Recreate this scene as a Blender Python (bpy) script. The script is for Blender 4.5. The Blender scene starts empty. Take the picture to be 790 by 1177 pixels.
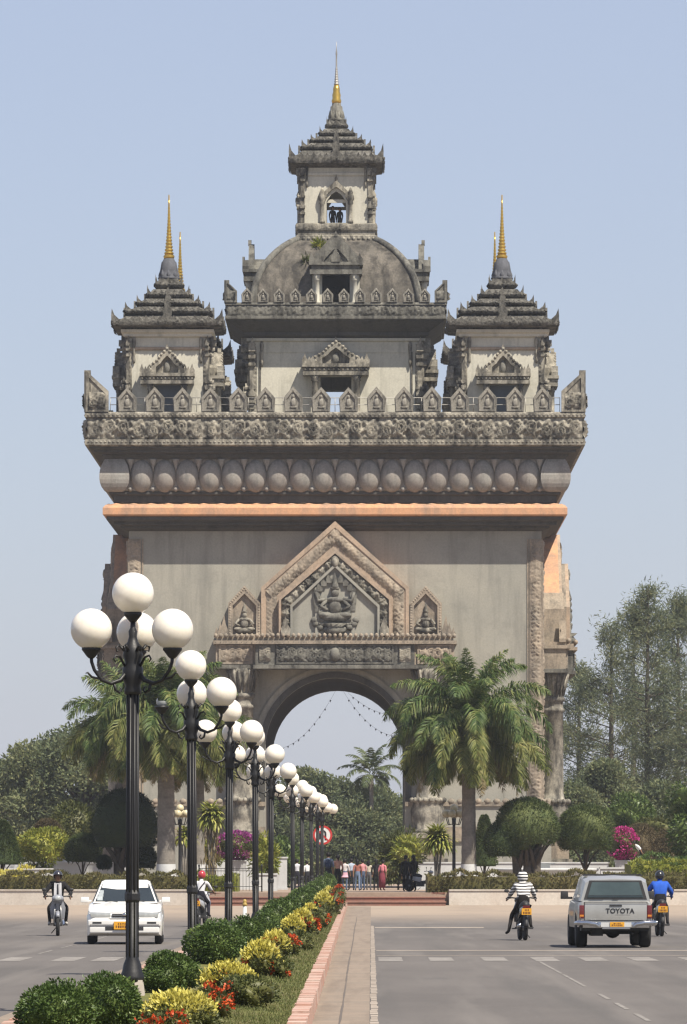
import bpy, bmesh, math, random
import numpy as np
from mathutils import Vector, Matrix, Euler
R = math.radians; PI = math.pi
random.seed(7); RNG = np.random.default_rng(7)
S = bpy.context.scene; COL = S.collection

# ------------------------------------------------------------------ camera
F, VX, VY, EYE = 6583.3, 427.0, 1000.0, 1.65     # 300 mm lens on a 36 mm wide frame
cd = bpy.data.cameras.new('camera'); cam = bpy.data.objects.new('camera', cd); COL.objects.link(cam)
cd.sensor_fit = 'HORIZONTAL'; cd.sensor_width = 36; cd.lens = 300
cd.shift_x = -32/790; cd.shift_y = 411.5/790
cd.clip_start = 1; cd.clip_end = 9000
cam.location = (0, 0, EYE); cam.rotation_euler = (R(90), 0, 0)
S.camera = cam
def wx(px, Y): return (px-VX)/F*Y
def wz(py, Y): return EYE+(VY-py)/F*Y

# ------------------------------------------------------------------ sky, sun, exposure
SUN_EL, SUN_AZ = R(56), R(40)                     # azimuth to the right of the line behind the camera
sdir = Vector((math.sin(SUN_AZ)*math.cos(SUN_EL), -math.cos(SUN_AZ)*math.cos(SUN_EL), math.sin(SUN_EL)))
W = bpy.data.worlds.new('World'); S.world = W; W.use_nodes = True
nt = W.node_tree; bg = nt.nodes['Background']
sky = nt.nodes.new('ShaderNodeTexSky'); sky.sky_type = 'NISHITA'; sky.sun_disc = False
sky.sun_elevation = SUN_EL; sky.sun_rotation = math.atan2(sdir.x, sdir.y)
sky.altitude = 0; sky.air_density = 1.0; sky.dust_density = 1.0; sky.ozone_density = 1.5
veil = nt.nodes.new('ShaderNodeMix'); veil.data_type = 'RGBA'; veil.inputs[0].default_value = .62       # dry-season dust veil over the clear sky
nt.links.new(sky.outputs[0], veil.inputs[6]); veil.inputs[7].default_value = (3.2, 3.42, 4.6, 1)
nt.links.new(veil.outputs[2], bg.inputs[0]); bg.inputs[1].default_value = 0.09
sl = bpy.data.lights.new('sun', 'SUN'); sl.energy = 4.9; sl.angle = R(0.53); sl.color = (1.0, 0.92, 0.79)
so = bpy.data.objects.new('sun', sl); COL.objects.link(so); so.rotation_euler = sdir.to_track_quat('Z', 'Y').to_euler()
so.location = (40, -40, 80)
S.view_settings.view_transform = 'Standard'; S.view_settings.look = 'None'
S.view_settings.exposure = 0.70; S.view_settings.gamma = 1; S.view_settings.use_curve_mapping = False
S.render.engine = 'CYCLES'
S.cycles.use_denoising = True; S.cycles.use_adaptive_sampling = False; S.cycles.pixel_filter_type = 'BLACKMAN_HARRIS'; S.cycles.filter_width = 1.35
S.cycles.max_bounces = 6; S.cycles.diffuse_bounces = 3; S.cycles.glossy_bounces = 3; S.cycles.transparent_max_bounces = 8
S.cycles.transmission_bounces = 4; S.cycles.volume_bounces = 0
S.cycles.caustics_reflective = False; S.cycles.caustics_refractive = False
S.render.use_persistent_data = False

# ------------------------------------------------------------------ materials
def new_mat(name):
    m = bpy.data.materials.new(name); m.use_nodes = True
    t = m.node_tree; return m, t, t.nodes['Principled BSDF']
def node(t, typ, **kw):
    n = t.nodes.new(typ)
    for k, v in kw.items():
        if k.startswith('i_'):
            key = k[2:]; key = int(key) if key.isdigit() else key
            n.inputs[key].default_value = v
        else: setattr(n, k, v)
    return n
def c4(c): return (c[0], c[1], c[2], 1)
K = .80                                            # overall albedo scale
def kk(*cs): return [tuple(K*x for x in c) for c in cs]
def coords(t, scale=(1, 1, 1), world=False):
    tc = node(t, 'ShaderNodeTexCoord'); mp = node(t, 'ShaderNodeMapping'); mp.inputs['Scale'].default_value = scale
    if world:
        g = node(t, 'ShaderNodeNewGeometry'); t.links.new(g.outputs['Position'], mp.inputs[0])
    else: t.links.new(tc.outputs['Object'], mp.inputs[0])
    return mp.outputs[0]
def noise(t, vec, scale, detail=6, rough=.6, dist=0):
    n = node(t, 'ShaderNodeTexNoise'); n.inputs['Scale'].default_value = scale
    n.inputs['Detail'].default_value = detail; n.inputs['Roughness'].default_value = rough; n.inputs['Distortion'].default_value = dist
    t.links.new(vec, n.inputs['Vector']); return n.outputs[0]
def ramp(t, fac, a, b, ca=(0, 0, 0), cb=(1, 1, 1)):
    r = node(t, 'ShaderNodeValToRGB'); r.color_ramp.elements[0].position = a; r.color_ramp.elements[1].position = b
    r.color_ramp.elements[0].color = c4(ca); r.color_ramp.elements[1].color = c4(cb)
    t.links.new(fac, r.inputs[0]); return r.outputs[0]
def mix(t, fac, a, b, mode='MIX'):
    m = node(t, 'ShaderNodeMix', data_type='RGBA', blend_type=mode)
    for sock, v in ((m.inputs[0], fac), (m.inputs[6], a), (m.inputs[7], b)):
        if isinstance(v, (int, float)): sock.default_value = v
        elif isinstance(v, tuple): sock.default_value = c4(v)
        else: t.links.new(v, sock)
    return m.outputs[2]
def bump(t, b, height, strength, dist=.05):
    n = node(t, 'ShaderNodeBump'); n.inputs['Strength'].default_value = strength; n.inputs['Distance'].default_value = dist
    t.links.new(height, n.inputs['Height']); t.links.new(n.outputs[0], b.inputs['Normal'])
def simple(name, col, rough=.5, metal=0, var=0, scale=6, bmp=0, coat=0, spec=.5):
    m, t, b = new_mat(name); col, = kk(col)
    b.inputs['Roughness'].default_value = rough; b.inputs['Metallic'].default_value = metal
    b.inputs['Coat Weight'].default_value = coat; b.inputs['Specular IOR Level'].default_value = spec
    v = coords(t); n = noise(t, v, scale, 5)
    d = tuple(c*(1-var) for c in col); l = tuple(min(1, c*(1+var)) for c in col)
    t.links.new(ramp(t, n, .3, .7, d, l), b.inputs['Base Color'])
    if bmp: bump(t, b, noise(t, v, scale*6, 4), bmp, .02)
    return m
def stone(name, c1, c2, stain, amt=.5, lo=.48, streak=(2.2, 2.2, .22), sc=.5, bmp=.3, big=.06, speck=0.35):
    """weathered masonry: two base tones, vertical run-off stains and lichen blotches"""
    m, t, b = new_mat(name); c1, c2, stain = kk(c1, c2, stain); b.inputs['Roughness'].default_value = .93; b.inputs['Specular IOR Level'].default_value = .15
    v = coords(t); vs = coords(t, streak)
    base = mix(t, ramp(t, noise(t, v, sc, 8, .62), .35, .65), c1, c2)
    st = ramp(t, noise(t, vs, 1.0, 7, .65, .3), lo, lo+.2)
    bl = ramp(t, noise(t, v, sc*3.1, 9, .72), lo+.02, lo+.17)
    f = mix(t, .5, st, bl, 'SCREEN')
    f2 = mix(t, 1.0, f, (amt, amt, amt), 'MULTIPLY')
    col = mix(t, f2, base, stain)
    sp = ramp(t, noise(t, v, 9, 6, .75), .3, .75, (1-speck,)*3, (1+speck*.25,)*3)
    col = mix(t, 1.0, col, sp, 'MULTIPLY')
    t.links.new(col, b.inputs['Base Color'])
    bump(t, b, noise(t, v, 5, 9, .72), bmp, big)
    return m
def leafmat(name, dark, mid, light, trans=.25, clump=.6, rough=.55, extra=None, back=None):
    m, t, b = new_mat(name); dark, mid, light = kk(dark, mid, light); b.inputs['Roughness'].default_value = rough; b.inputs['Specular IOR Level'].default_value = .3
    g = node(t, 'ShaderNodeNewGeometry')
    r = node(t, 'ShaderNodeValToRGB'); e = r.color_ramp.elements
    e[0].position = .05; e[0].color = c4(dark); e[1].position = .95; e[1].color = c4(light)
    k = e.new(.5); k.color = c4(mid)
    v = coords(t)
    n = noise(t, v, clump, 4)
    a = node(t, 'ShaderNodeMath', operation='MULTIPLY_ADD'); a.inputs[1].default_value = .55; a.inputs[2].default_value = 0
    t.links.new(g.outputs['Random Per Island'], a.inputs[0])
    a2 = node(t, 'ShaderNodeMath', operation='MULTIPLY_ADD'); a2.inputs[1].default_value = 1.3; a2.inputs[2].default_value = -.42
    t.links.new(n, a2.inputs[0])
    s = node(t, 'ShaderNodeMath', operation='ADD', use_clamp=True); t.links.new(a.outputs[0], s.inputs[0]); t.links.new(a2.outputs[0], s.inputs[1])
    t.links.new(s.outputs[0], r.inputs[0]); t.links.new(r.outputs[0], b.inputs['Base Color'])
    if trans:
        tr = node(t, 'ShaderNodeBsdfTranslucent'); t.links.new(r.outputs[0], tr.inputs[0])
        mx = node(t, 'ShaderNodeMixShader'); mx.inputs[0].default_value = trans
        t.links.new(b.outputs[0], mx.inputs[1]); t.links.new(tr.outputs[0], mx.inputs[2])
        t.links.new(mx.outputs[0], t.nodes['Material Output'].inputs[0])
    return m

M = {}
M['wall'] = stone('aged_render_wall', (.42, .402, .342), (.345, .338, .295), (.15, .15, .138), .48, .49, (1.1, 1.1, .10), .24, .12, .04, .18)
M['wall_pale'] = stone('pale_tower_render', (.72, .69, .585), (.62, .595, .50), (.25, .24, .205), .5, .52, (1.6, 1.6, .16), .4, .12, .04, .2)
M['carve'] = stone('carved_tan_stone', (.54, .495, .40), (.36, .338, .285), (.055, .053, .05), .92, .43, (1.8, 1.8, .6), .9, .45, .05, .4)
M['carve_rose'] = stone('carved_rose_stone', (.47, .385, .295), (.375, .325, .26), (.10, .093, .083), .68, .47, (1.6, 1.6, .5), .7, .4, .05, .35)
M['grey'] = stone('grey_weathered_stone', (.29, .28, .24), (.185, .18, .16), (.045, .044, .042), .85, .46, (1.9, 1.9, .4), .8, .45, .05, .4)
M['roofstone'] = stone('dark_roof_stone', (.30, .285, .25), (.135, .13, .115), (.035, .034, .033), .85, .46, (2.4, 2.4, .9), 1.5, .6, .07, .7)
M['dome'] = stone('streaked_dome_render', (.24, .215, .18), (.15, .138, .118), (.045, .043, .04), .9, .44, (1.5, 1.5, .22), .5, .25, .05, .4)
M['salmon'] = stone('salmon_painted_band', (.74, .40, .225), (.64, .38, .24), (.30, .235, .19), .7, .47, (1.2, 1.2, .3), .5, .15, .03, .25)
M['frieze'] = stone('mottled_bulb_frieze', (.39, .378, .345), (.365, .325, .29), (.18, .175, .165), .65, .5, (2.5, 2.5, .4), .7, .12, .03, .25)
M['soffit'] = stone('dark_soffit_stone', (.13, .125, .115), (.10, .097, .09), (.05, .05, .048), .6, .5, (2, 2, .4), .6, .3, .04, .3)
M['gold'] = simple('gilded_metal', (.72, .47, .10), .34, .85, .12, 3)
M['rose_plaster'] = stone('faded_salmon_plaster', (.56, .42, .305), (.46, .37, .285), (.20, .175, .15), .65, .48, (1.5, 1.5, .35), .6, .3, .04, .3)
M['merlonstone'] = stone('grey_lichened_merlon', (.40, .375, .32), (.28, .268, .235), (.075, .073, .068), .8, .46, (1.9, 1.9, .6), 1.2, .45, .04, .4)
M['spirebase'] = stone('blue_grey_spire_base', (.16, .165, .185), (.11, .115, .13), (.05, .05, .055), .6, .5, (2, 2, 1), 2, .3, .04, .3)
M['silver'] = simple('grey_finial_metal', (.42, .40, .36), .5, .5, .15, 3)
M['opening_panel'] = simple('blue_grey_opening_panel', (.10, .125, .16), .6, 0, .15, 3)
M['whitewash'] = stone('whitewashed_wall', (.68, .63, .56), (.60, .53, .46), (.34, .27, .22), .5, .55, (1.1, 1.1, .5), .6, .15, .02, .2)
M['whitewall'] = stone('white_terrace', (.66, .67, .66), (.56, .57, .57), (.30, .29, .27), .4, .56, (1, 1, .3), .5, .1, .02, .12)
M['brick'] = stone('red_brick_step', (.36, .17, .125), (.31, .18, .14), (.20, .14, .12), .5, .5, (1, 1, 1), .8, .2, .02, .25)
M['iron'] = simple('black_painted_iron', (.009, .009, .010), .5, 0, .3, 5, .1)
M['door_shade'] = simple('painted_interior_shade', (.004, .004, .005), 1, 0, .2, 3, spec=0)  # near-black colour standing in for the unlit inside of the dormers
M['greypole'] = simple('grey_worn_paint', (.22, .22, .22), .6, 0, .3, 9)
def globe_mat():
    m, t, b = new_mat('opal_lamp_globe'); b.inputs['Base Color'].default_value = (.86, .80, .70, 1)
    b.inputs['Roughness'].default_value = .16; b.inputs['Subsurface Weight'].default_value = .6
    b.inputs['Subsurface Radius'].default_value = (.5, .45, .4); b.inputs['Subsurface Scale'].default_value = .25
    n = noise(t, coords(t), 2.2, 8, .7)
    t.links.new(ramp(t, n, .3, .68, (.66, .61, .52), (.80, .755, .67)), b.inputs['Base Color'])
    return m
M['globe'] = globe_mat()
M['yellowglobe'] = simple('yellowed_globe', (.62, .55, .36), .4, 0, .2, 3)
M['clearglass'] = simple('chipped_glass', (.55, .58, .58), .1, 0, .2, 6)
M['bark'] = stone('grey_bark', (.16, .135, .11), (.105, .09, .075), (.05, .045, .04), .6, .5, (3, 3, 1), 1.5, .6, .05, .4)
M['palmtrunk'] = stone('ringed_palm_trunk', (.34, .31, .27), (.25, .23, .20), (.10, .092, .08), .6, .5, (.6, .6, 3.0), 1.2, .4, .03, .3)
M['bootjack'] = simple('brown_frond_base', (.10, .065, .04), .85, 0, .4, 4, .5)
# leaves
M['l_palm'] = leafmat('palm_leaf', (.035, .075, .022), (.10, .16, .04), (.32, .32, .11), .3, 1.1)
M['l_palmold'] = leafmat('older_palm_leaf', (.07, .105, .025), (.17, .20, .05), (.40, .37, .13), .3, 1.1)
M['l_palmdry'] = leafmat('dry_palm_leaf', (.14, .11, .05), (.22, .17, .075), (.30, .24, .12), .2, .8)
M['l_coco'] = leafmat('coconut_leaf', (.05, .075, .03), (.10, .13, .05), (.20, .21, .10), .25, .6)
M['l_topiary'] = leafmat('clipped_needle_foliage', (.030, .050, .015), (.062, .092, .026), (.15, .175, .058), .2, 1.6, .75)
M['l_topdark'] = leafmat('dark_needle_foliage', (.014, .026, .011), (.022, .038, .014), (.04, .058, .02), .1, .9, .8)
M['l_brown'] = leafmat('browning_needle_foliage', (.06, .05, .028), (.10, .08, .04), (.15, .11, .055), .15, .9, .8)
M['l_bush'] = leafmat('glossy_bush_leaf', (.035, .065, .016), (.085, .14, .035), (.20, .26, .075), .22, 2.6, .42)
M['l_olive'] = leafmat('olive_bush_leaf', (.04, .058, .016), (.085, .10, .028), (.17, .17, .055), .2, 2.0, .5)
M['l_yellow'] = leafmat('golden_leaf', (.50, .43, .06), (.72, .64, .14), (.84, .79, .30), .25, 3, .5)
M['l_red'] = leafmat('orange_red_petal', (.45, .05, .015), (.62, .085, .02), (.70, .16, .04), .2, 3, .5)
M['l_lime'] = leafmat('yellow_green_leaf', (.10, .15, .02), (.22, .25, .04), (.42, .40, .07), .25, 1.2, .5)
M['l_hedge'] = leafmat('tired_hedge_leaf', (.075, .075, .024), (.135, .125, .04), (.20, .155, .065), .2, .8, .7)
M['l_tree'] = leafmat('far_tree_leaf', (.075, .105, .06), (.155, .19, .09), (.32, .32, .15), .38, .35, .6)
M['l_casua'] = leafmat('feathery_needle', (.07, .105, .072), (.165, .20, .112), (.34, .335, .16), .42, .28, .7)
M['l_pink'] = leafmat('magenta_bract', (.40, .015, .16), (.58, .03, .25), (.72, .12, .40), .25, 2, .5)
M['l_purple'] = leafmat('purple_bract', (.22, .02, .15), (.34, .05, .26), (.45, .12, .34), .25, 2, .5)
M['l_drac'] = leafmat('striped_strap_leaf', (.09, .15, .03), (.26, .29, .06), (.66, .62, .18), .25, 2.5, .45)
# ------------------------------------------------------------------ mesh builder
def icos(sub):
    bm = bmesh.new(); bmesh.ops.create_icosphere(bm, subdivisions=sub, radius=1)
    v = np.array([x.co[:] for x in bm.verts]); f = [tuple(y.index for y in x.verts) for x in bm.faces]; bm.free(); return v, f
ICO = {k: icos(k) for k in (1, 2, 3, 4)}
class MB:
    def __init__(s): s.v = []; s.n = 0; s.f = []; s.m = []; s.s = []; s.X = Matrix.Identity(4); s.st = []
    def push(s, X): s.st.append(s.X.copy()); s.X = s.X @ X; return s
    def pop(s): s.X = s.st.pop(); return s
    def add(s, V, Fc, mat=0, smooth=False):
        V = np.asarray(V, dtype=float).reshape(-1, 3); A = np.array(s.X)
        s.v.append(V @ A[:3, :3].T + A[:3, 3]); b = s.n; s.n += len(V)
        if isinstance(Fc, np.ndarray): Fc = Fc.tolist()
        s.f.extend([tuple(i+b for i in q) for q in Fc]); s.m.extend([mat]*len(Fc)); s.s.extend([smooth]*len(Fc)); return s
    def box(s, c, d, mat=0, top=None):
        x, y, z = c; a, b, h = d[0]/2, d[1]/2, d[2]/2; k = top or (1, 1)
        V = [(x-a, y-b, z-h), (x+a, y-b, z-h), (x+a, y+b, z-h), (x-a, y+b, z-h), (x-a*k[0], y-b*k[1], z+h), (x+a*k[0], y-b*k[1], z+h), (x+a*k[0], y+b*k[1], z+h), (x-a*k[0], y+b*k[1], z+h)]
        return s.add(V, [(0, 3, 2, 1), (4, 5, 6, 7), (0, 1, 5, 4), (1, 2, 6, 5), (2, 3, 7, 6), (3, 0, 4, 7)], mat)
    def bx(s, x0, x1, y0, y1, z0, z1, mat=0): return s.box(((x0+x1)/2, (y0+y1)/2, (z0+z1)/2), (abs(x1-x0), abs(y1-y0), abs(z1-z0)), mat)
    def prism(s, P, y0, y1, mat=0, smooth=False):
        """polygon in XZ, counter-clockwise seen from -Y, extruded from y0 (front) to y1 (back)"""
        n = len(P); V = [(x, y0, z) for x, z in P]+[(x, y1, z) for x, z in P]
        return s.add(V, [tuple(range(n)), tuple(range(2*n-1, n-1, -1))]+[((i+1) % n, i, n+i, n+(i+1) % n) for i in range(n)], mat, smooth)
    def ring(s, A, B, y0, y1, mat=0, closed=True):
        """frame between outlines A (outer) and B (inner), same count"""
        n = len(A); V = [(x, y0, z) for x, z in A]+[(x, y0, z) for x, z in B]+[(x, y1, z) for x, z in A]+[(x, y1, z) for x, z in B]; Q = []
        for i in range(n if closed else n-1):
            j = (i+1) % n; Q += [(i, j, n+j, n+i), (j, i, 2*n+i, 2*n+j), (n+i, n+j, 3*n+j, 3*n+i)]
        if not closed: Q += [(0, n, 3*n, 2*n), (n-1, 3*n-1, 4*n-1, 2*n-1)]
        return s.add(V, Q, mat)
    def lathe(s, prof, seg=16, c=(0, 0, 0), mat=0, smooth=True, square=False, cap=True):
        k = math.sqrt(2) if square else 1; seg = 4 if square else seg; off = PI/4 if square else 0; V = []
        for r, z in prof:
            for i in range(seg):
                a = off+2*PI*i/seg; V.append((c[0]+k*r*math.cos(a), c[1]+k*r*math.sin(a), c[2]+z))
        Q = []
        for j in range(len(prof)-1):
            for i in range(seg):
                i2 = (i+1) % seg; Q.append((j*seg+i, j*seg+i2, (j+1)*seg+i2, (j+1)*seg+i))
        if cap: Q += [tuple(range(seg-1, -1, -1)), tuple(range((len(prof)-1)*seg, len(prof)*seg))]
        return s.add(V, Q, mat, smooth and not square)
    def tube(s, pts, rad, seg=8, mat=0, cap=True):
        pts = [Vector(p) for p in pts]; n = len(pts); rad = rad if isinstance(rad, (list, tuple)) else [rad]*n
        V = []; up = None
        for i, p in enumerate(pts):
            t = ((pts[min(i+1, n-1)]-pts[max(i-1, 0)])).normalized()
            if up is None: up = Vector((0, 0, 1)) if abs(t.z) < .9 else Vector((1, 0, 0))
            u = t.cross(up)
            if u.length < 1e-5: u = t.orthogonal()
            u.normalize(); w = u.cross(t).normalized(); up = w
            for k in range(seg):
                a = 2*PI*k/seg; V.append(p+(u*math.cos(a)+w*math.sin(a))*rad[i])
        Q = [(j*seg+k, j*seg+(k+1) % seg, (j+1)*seg+(k+1) % seg, (j+1)*seg+k) for j in range(n-1) for k in range(seg)]
        if cap: Q += [tuple(range(seg-1, -1, -1)), tuple(range((n-1)*seg, n*seg))]
        return s.add([tuple(v) for v in V], Q, mat, True)
    def ball(s, c, r, sub=2, mat=0, disp=None, smooth=True):
        V, Fc = ICO[sub]; r = np.array(r if hasattr(r, '__len__') else (r, r, r)); P = V*r
        if disp is not None: P = P*disp(V)[:, None]
        return s.add(P+np.array(c), Fc, mat, smooth)
    def grid(s, P, nu, nv, mat=0, smooth=True, flip=False):
        """P: (nv*nu,3) row-major"""
        i, j = np.meshgrid(np.arange(nu-1), np.arange(nv-1)); a = (j*nu+i).ravel()
        Q = np.stack([a, a+1, a+nu+1, a+nu], 1)
        if flip: Q = Q[:, ::-1]
        return s.add(P, Q, mat, smooth)
    def build(s, name, mats, parent=None, loc=(0, 0, 0), rot=0, kind=None):
        me = bpy.data.meshes.new(name); V = np.concatenate(s.v) if s.v else np.zeros((0, 3))
        me.from_pydata(V, [], s.f)
        for m in (mats if isinstance(mats, (list, tuple)) else [mats]): me.materials.append(m)
        me.polygons.foreach_set('material_index', s.m); me.polygons.foreach_set('use_smooth', s.s); me.update()
        o = bpy.data.objects.new(name, me); COL.objects.link(o)
        if parent: o.parent = parent
        o.location = loc; o.rotation_euler = (0, 0, rot)
        if kind: o['kind'] = kind
        return o
def tag(o, label, cat, group=None):
    o['label'] = label; o['category'] = cat
    if group: o['group'] = group
    return o
def thing(name, label, cat, loc=(0, 0, 0), rot=0, group=None):
    o = bpy.data.objects.new(name, None); COL.objects.link(o); o.location = loc; o.rotation_euler = (0, 0, rot)
    o.empty_display_size = .2
    return tag(o, label, cat, group)
def dup(o, parent=None, **kw):
    """copy an object with its parts and sub-parts"""
    c = o.copy(); COL.objects.link(c)
    if parent is not None: c.parent = parent
    for ch in o.children: dup(ch, c)
    for k, v in kw.items():
        if k in ('label', 'category', 'group'): c[k] = v
        else: setattr(c, k, v)
    return c
def leafquads(P, D, N, L, Wd, bend=.0):
    """diamond leaves; P base (n,3), D direction, N approx normal, L, Wd arrays"""
    n = len(P); D = D/np.linalg.norm(D, axis=1, keepdims=True); Sx = np.cross(D, N); Sx /= np.linalg.norm(Sx, axis=1, keepdims=True)+1e-9
    Nn = np.cross(Sx, D); L = np.broadcast_to(L, n)[:, None]; Wd = np.broadcast_to(Wd, n)[:, None]
    mid = P+D*L*.5+Nn*L*bend
    V = np.stack([P, mid+Sx*Wd*.5, P+D*L, mid-Sx*Wd*.5], 1).reshape(-1, 3)
    return V, (np.arange(n)[:, None]*4+np.arange(4)[None, :])
def unit(n):
    v = RNG.normal(size=(n, 3)); return v/np.linalg.norm(v, axis=1, keepdims=True)
# ------------------------------------------------------------------ ground, road, median
XC, YC, PZ = -2.1, 345.0, 0.6                      # monument axis and plaza level
def struct(o): o['kind'] = 'structure'; return o
def asphalt():
    m, t, b = new_mat('worn_asphalt'); b.inputs['Roughness'].default_value = .88; b.inputs['Specular IOR Level'].default_value = .25
    v = coords(t, world=True); vl = coords(t, (1.2, .05, 1), True); v2 = coords(t, (1, .35, 1), True)
    base = mix(t, ramp(t, noise(t, v2, .22, 7, .6), .35, .65), (.100, .091, .084), (.132, .120, .110))
    base = mix(t, ramp(t, noise(t, coords(t, (.9, .02, 1), True), 1, 5, .6), .5, .72), base, (.092, .086, .080))
    base = mix(t, ramp(t, noise(t, coords(t, (.25, .09, 1), True), 1, 8, .7), .60, .68), base, (.10, .093, .087))
    base = mix(t, ramp(t, noise(t, vl, 1, 4, .5), .52, .7), base, (.147, .134, .122))
    base = mix(t, 1.0, base, ramp(t, noise(t, v, 14, 4, .8), .25, .75, (.80,)*3, (1.1,)*3), 'MULTIPLY')
    # red dust swept to the edge of the roundabout
    g = node(t, 'ShaderNodeNewGeometry'); sx = node(t, 'ShaderNodeSeparateXYZ'); t.links.new(g.outputs['Position'], sx.inputs[0])
    mr = node(t, 'ShaderNodeMapRange', interpolation_type='SMOOTHSTEP'); mr.inputs[1].default_value = 165; mr.inputs[2].default_value = 225
    t.links.new(sx.outputs[1], mr.inputs[0])
    nn = node(t, 'ShaderNodeMath', operation='MULTIPLY'); t.links.new(mr.outputs[0], nn.inputs[0])
    t.links.new(ramp(t, noise(t, coords(t, (.35, .06, 1), True), 1, 6, .6), .2, .5, (.55,)*3, (1,)*3), nn.inputs[1])
    col = mix(t, nn.outputs[0], base, (.29, .232, .178)); t.links.new(col, b.inputs['Base Color'])
    bump(t, b, noise(t, v, 30, 4, .8), .25, .02); return m
M['asphalt'] = asphalt()
M['earth'] = stone('dry_earth', (.26, .20, .14), (.20, .17, .11), (.11, .13, .05), .6, .48, (.2, .2, .2), .05, .3, .1)
M['concrete'] = stone('dusty_gutter_concrete', (.335, .268, .21), (.275, .23, .185), (.20, .16, .13), .6, .48, (3, .12, 1), .7, .15, .02, .25)
M['paint'] = stone('worn_road_paint', (.40, .375, .345), (.33, .305, .28), (.20, .185, .17), .8, .43, (1, 1, 1), 1.4, .1, .01, .4)
M['cobble'] = stone('pale_edge_blocks', (.52, .45, .38), (.42, .36, .30), (.28, .23, .19), .6, .48, (1, 1, 1), 1.4, .1, .01, .3)
M['turf'] = stone('patchy_turf', (.13, .15, .045), (.19, .19, .06), (.22, .16, .09), .7, .5, (1.5, .4, 1), .8, .5, .05, .35)
M['paving'] = stone('dusty_plaza_paving', (.40, .30, .23), (.34, .27, .21), (.24, .18, .15), .5, .5, (1, 1, 1), .4, .1, .02, .2)
b = MB(); b.add([(-1500, -100, 0), (1500, -100, 0), (1500, 2600, 0), (-1500, 2600, 0)], [(0, 1, 2, 3)]); struct(b.build('ground', M['earth']))
b = MB(); b.add([(-15, -60, .006), (13, -60, .006), (13, 215, .006), (-15, 215, .006), (-130, 215, .006), (130, 215, .006), (130, 470, .006), (-130, 470, .006)], [(0, 1, 2, 3), (4, 3, 2, 5, 6, 7)]); struct(b.build('road', M['asphalt']))
def kx(Y): return -.62-.47*(Y-55)/210              # foot of the right kerb
def lx(Y): return -3.55+.25*(Y-55)/210              # foot of the left kerb
Ys = np.concatenate([np.arange(20, 140, 2.0), np.arange(140, 257, 3.0), [257]])
def strip(name, fa, fb, z, mat, ys=Ys):
    bb = MB(); V = []
    for Y in ys: V += [(fa(Y), Y, z), (fb(Y), Y, z)]
    bb.add(V, [(2*i, 2*i+1, 2*i+3, 2*i+2) for i in range(len(ys)-1)]); return struct(bb.build(name, mat))
strip('gutter', kx, lambda Y: -.02+0*Y, .011, M['concrete'])
strip('gutter', lambda Y: lx(Y)-.6, lx, .011, M['concrete'])
# kerb stones: rows of worn pink brick with pale mortar gaps
M['kerbstone'] = stone('worn_pink_kerb', (.50, .27, .205), (.55, .36, .29), (.66, .56, .48), .75, .46, (1, 1, 1), 1.6, .3, .02, .3)
def kerb(fn, sgn):
    bb = MB(); Y = 20.0; rr = random.Random(3)
    while Y < 256:
        L = .62+rr.uniform(-.04, .06); h = .185+rr.uniform(-.012, .012); x = fn(Y+L/2)+rr.uniform(-.008, .008)
        bb.push(Matrix.Translation((x-sgn*.1, Y+L/2, 0))); bb.box((0, 0, h/2), (.2, L-.05, h), 0, (.9, .985)); bb.pop(); Y += L
    Y2 = 20.0
    for i in range(len(Ys)-1):
        a, c = Ys[i], Ys[i+1]; x0, x1 = fn(a)-sgn*.1, fn(c)-sgn*.1
        bb.add([(x0-.085, a, .16), (x0+.085, a, .16), (x1+.085, c, .16), (x1-.085, c, .16)], [(0, 1, 2, 3)], 1)
        s2 = sgn*.085; q = [(x0+s2, a, 0), (x1+s2, c, 0), (x1+s2, c, .16), (x0+s2, a, .16)]; bb.add(q, [(0, 1, 2, 3)], 1)
    return struct(bb.build('kerb', [M['kerbstone'], M['whitewash']]))
kerb(kx, 1); kerb(lx, -1)
def soil(Y, u):                                     # median surface height, u 0..1 across
    return .17+(.05+.24*max(0, min(1, (Y-60)/190)))*min(1, 4.2*u, 4.2*(1-u))
bb = MB(); V = []; us = np.linspace(0, 1, 13)
for Y in Ys:
    xa, xb = lx(Y)+.19, kx(Y)-.19
    for u in us: V.append((xa+(xb-xa)*u, Y, soil(Y, u)+.02*math.sin(Y*1.3+u*9)*(0 < u < 1)))
bb.grid(np.array(V), 13, len(Ys)); struct(bb.build('median', M['turf']))
def med_z(x, Y):
    xa, xb = lx(Y)+.19, kx(Y)-.19; return soil(Y, min(1, max(0, (x-xa)/(xb-xa))))
# nose of the median
bb = MB(); xa, xb = lx(257), kx(257); cx, rr_ = (xa+xb)/2, (xb-xa)/2
P = [(cx+rr_*math.cos(a), 257.02+rr_*.9*math.sin(a)) for a in np.linspace(0, PI, 17)]
bb.add([(x, y, 0) for x, y in P]+[(x, y, .185) for x, y in P], [(i, i+1, 17+i+1, 17+i) for i in range(16)]+[tuple(range(17, 34))]); struct(bb.build('kerb', M['kerbstone']))
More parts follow.
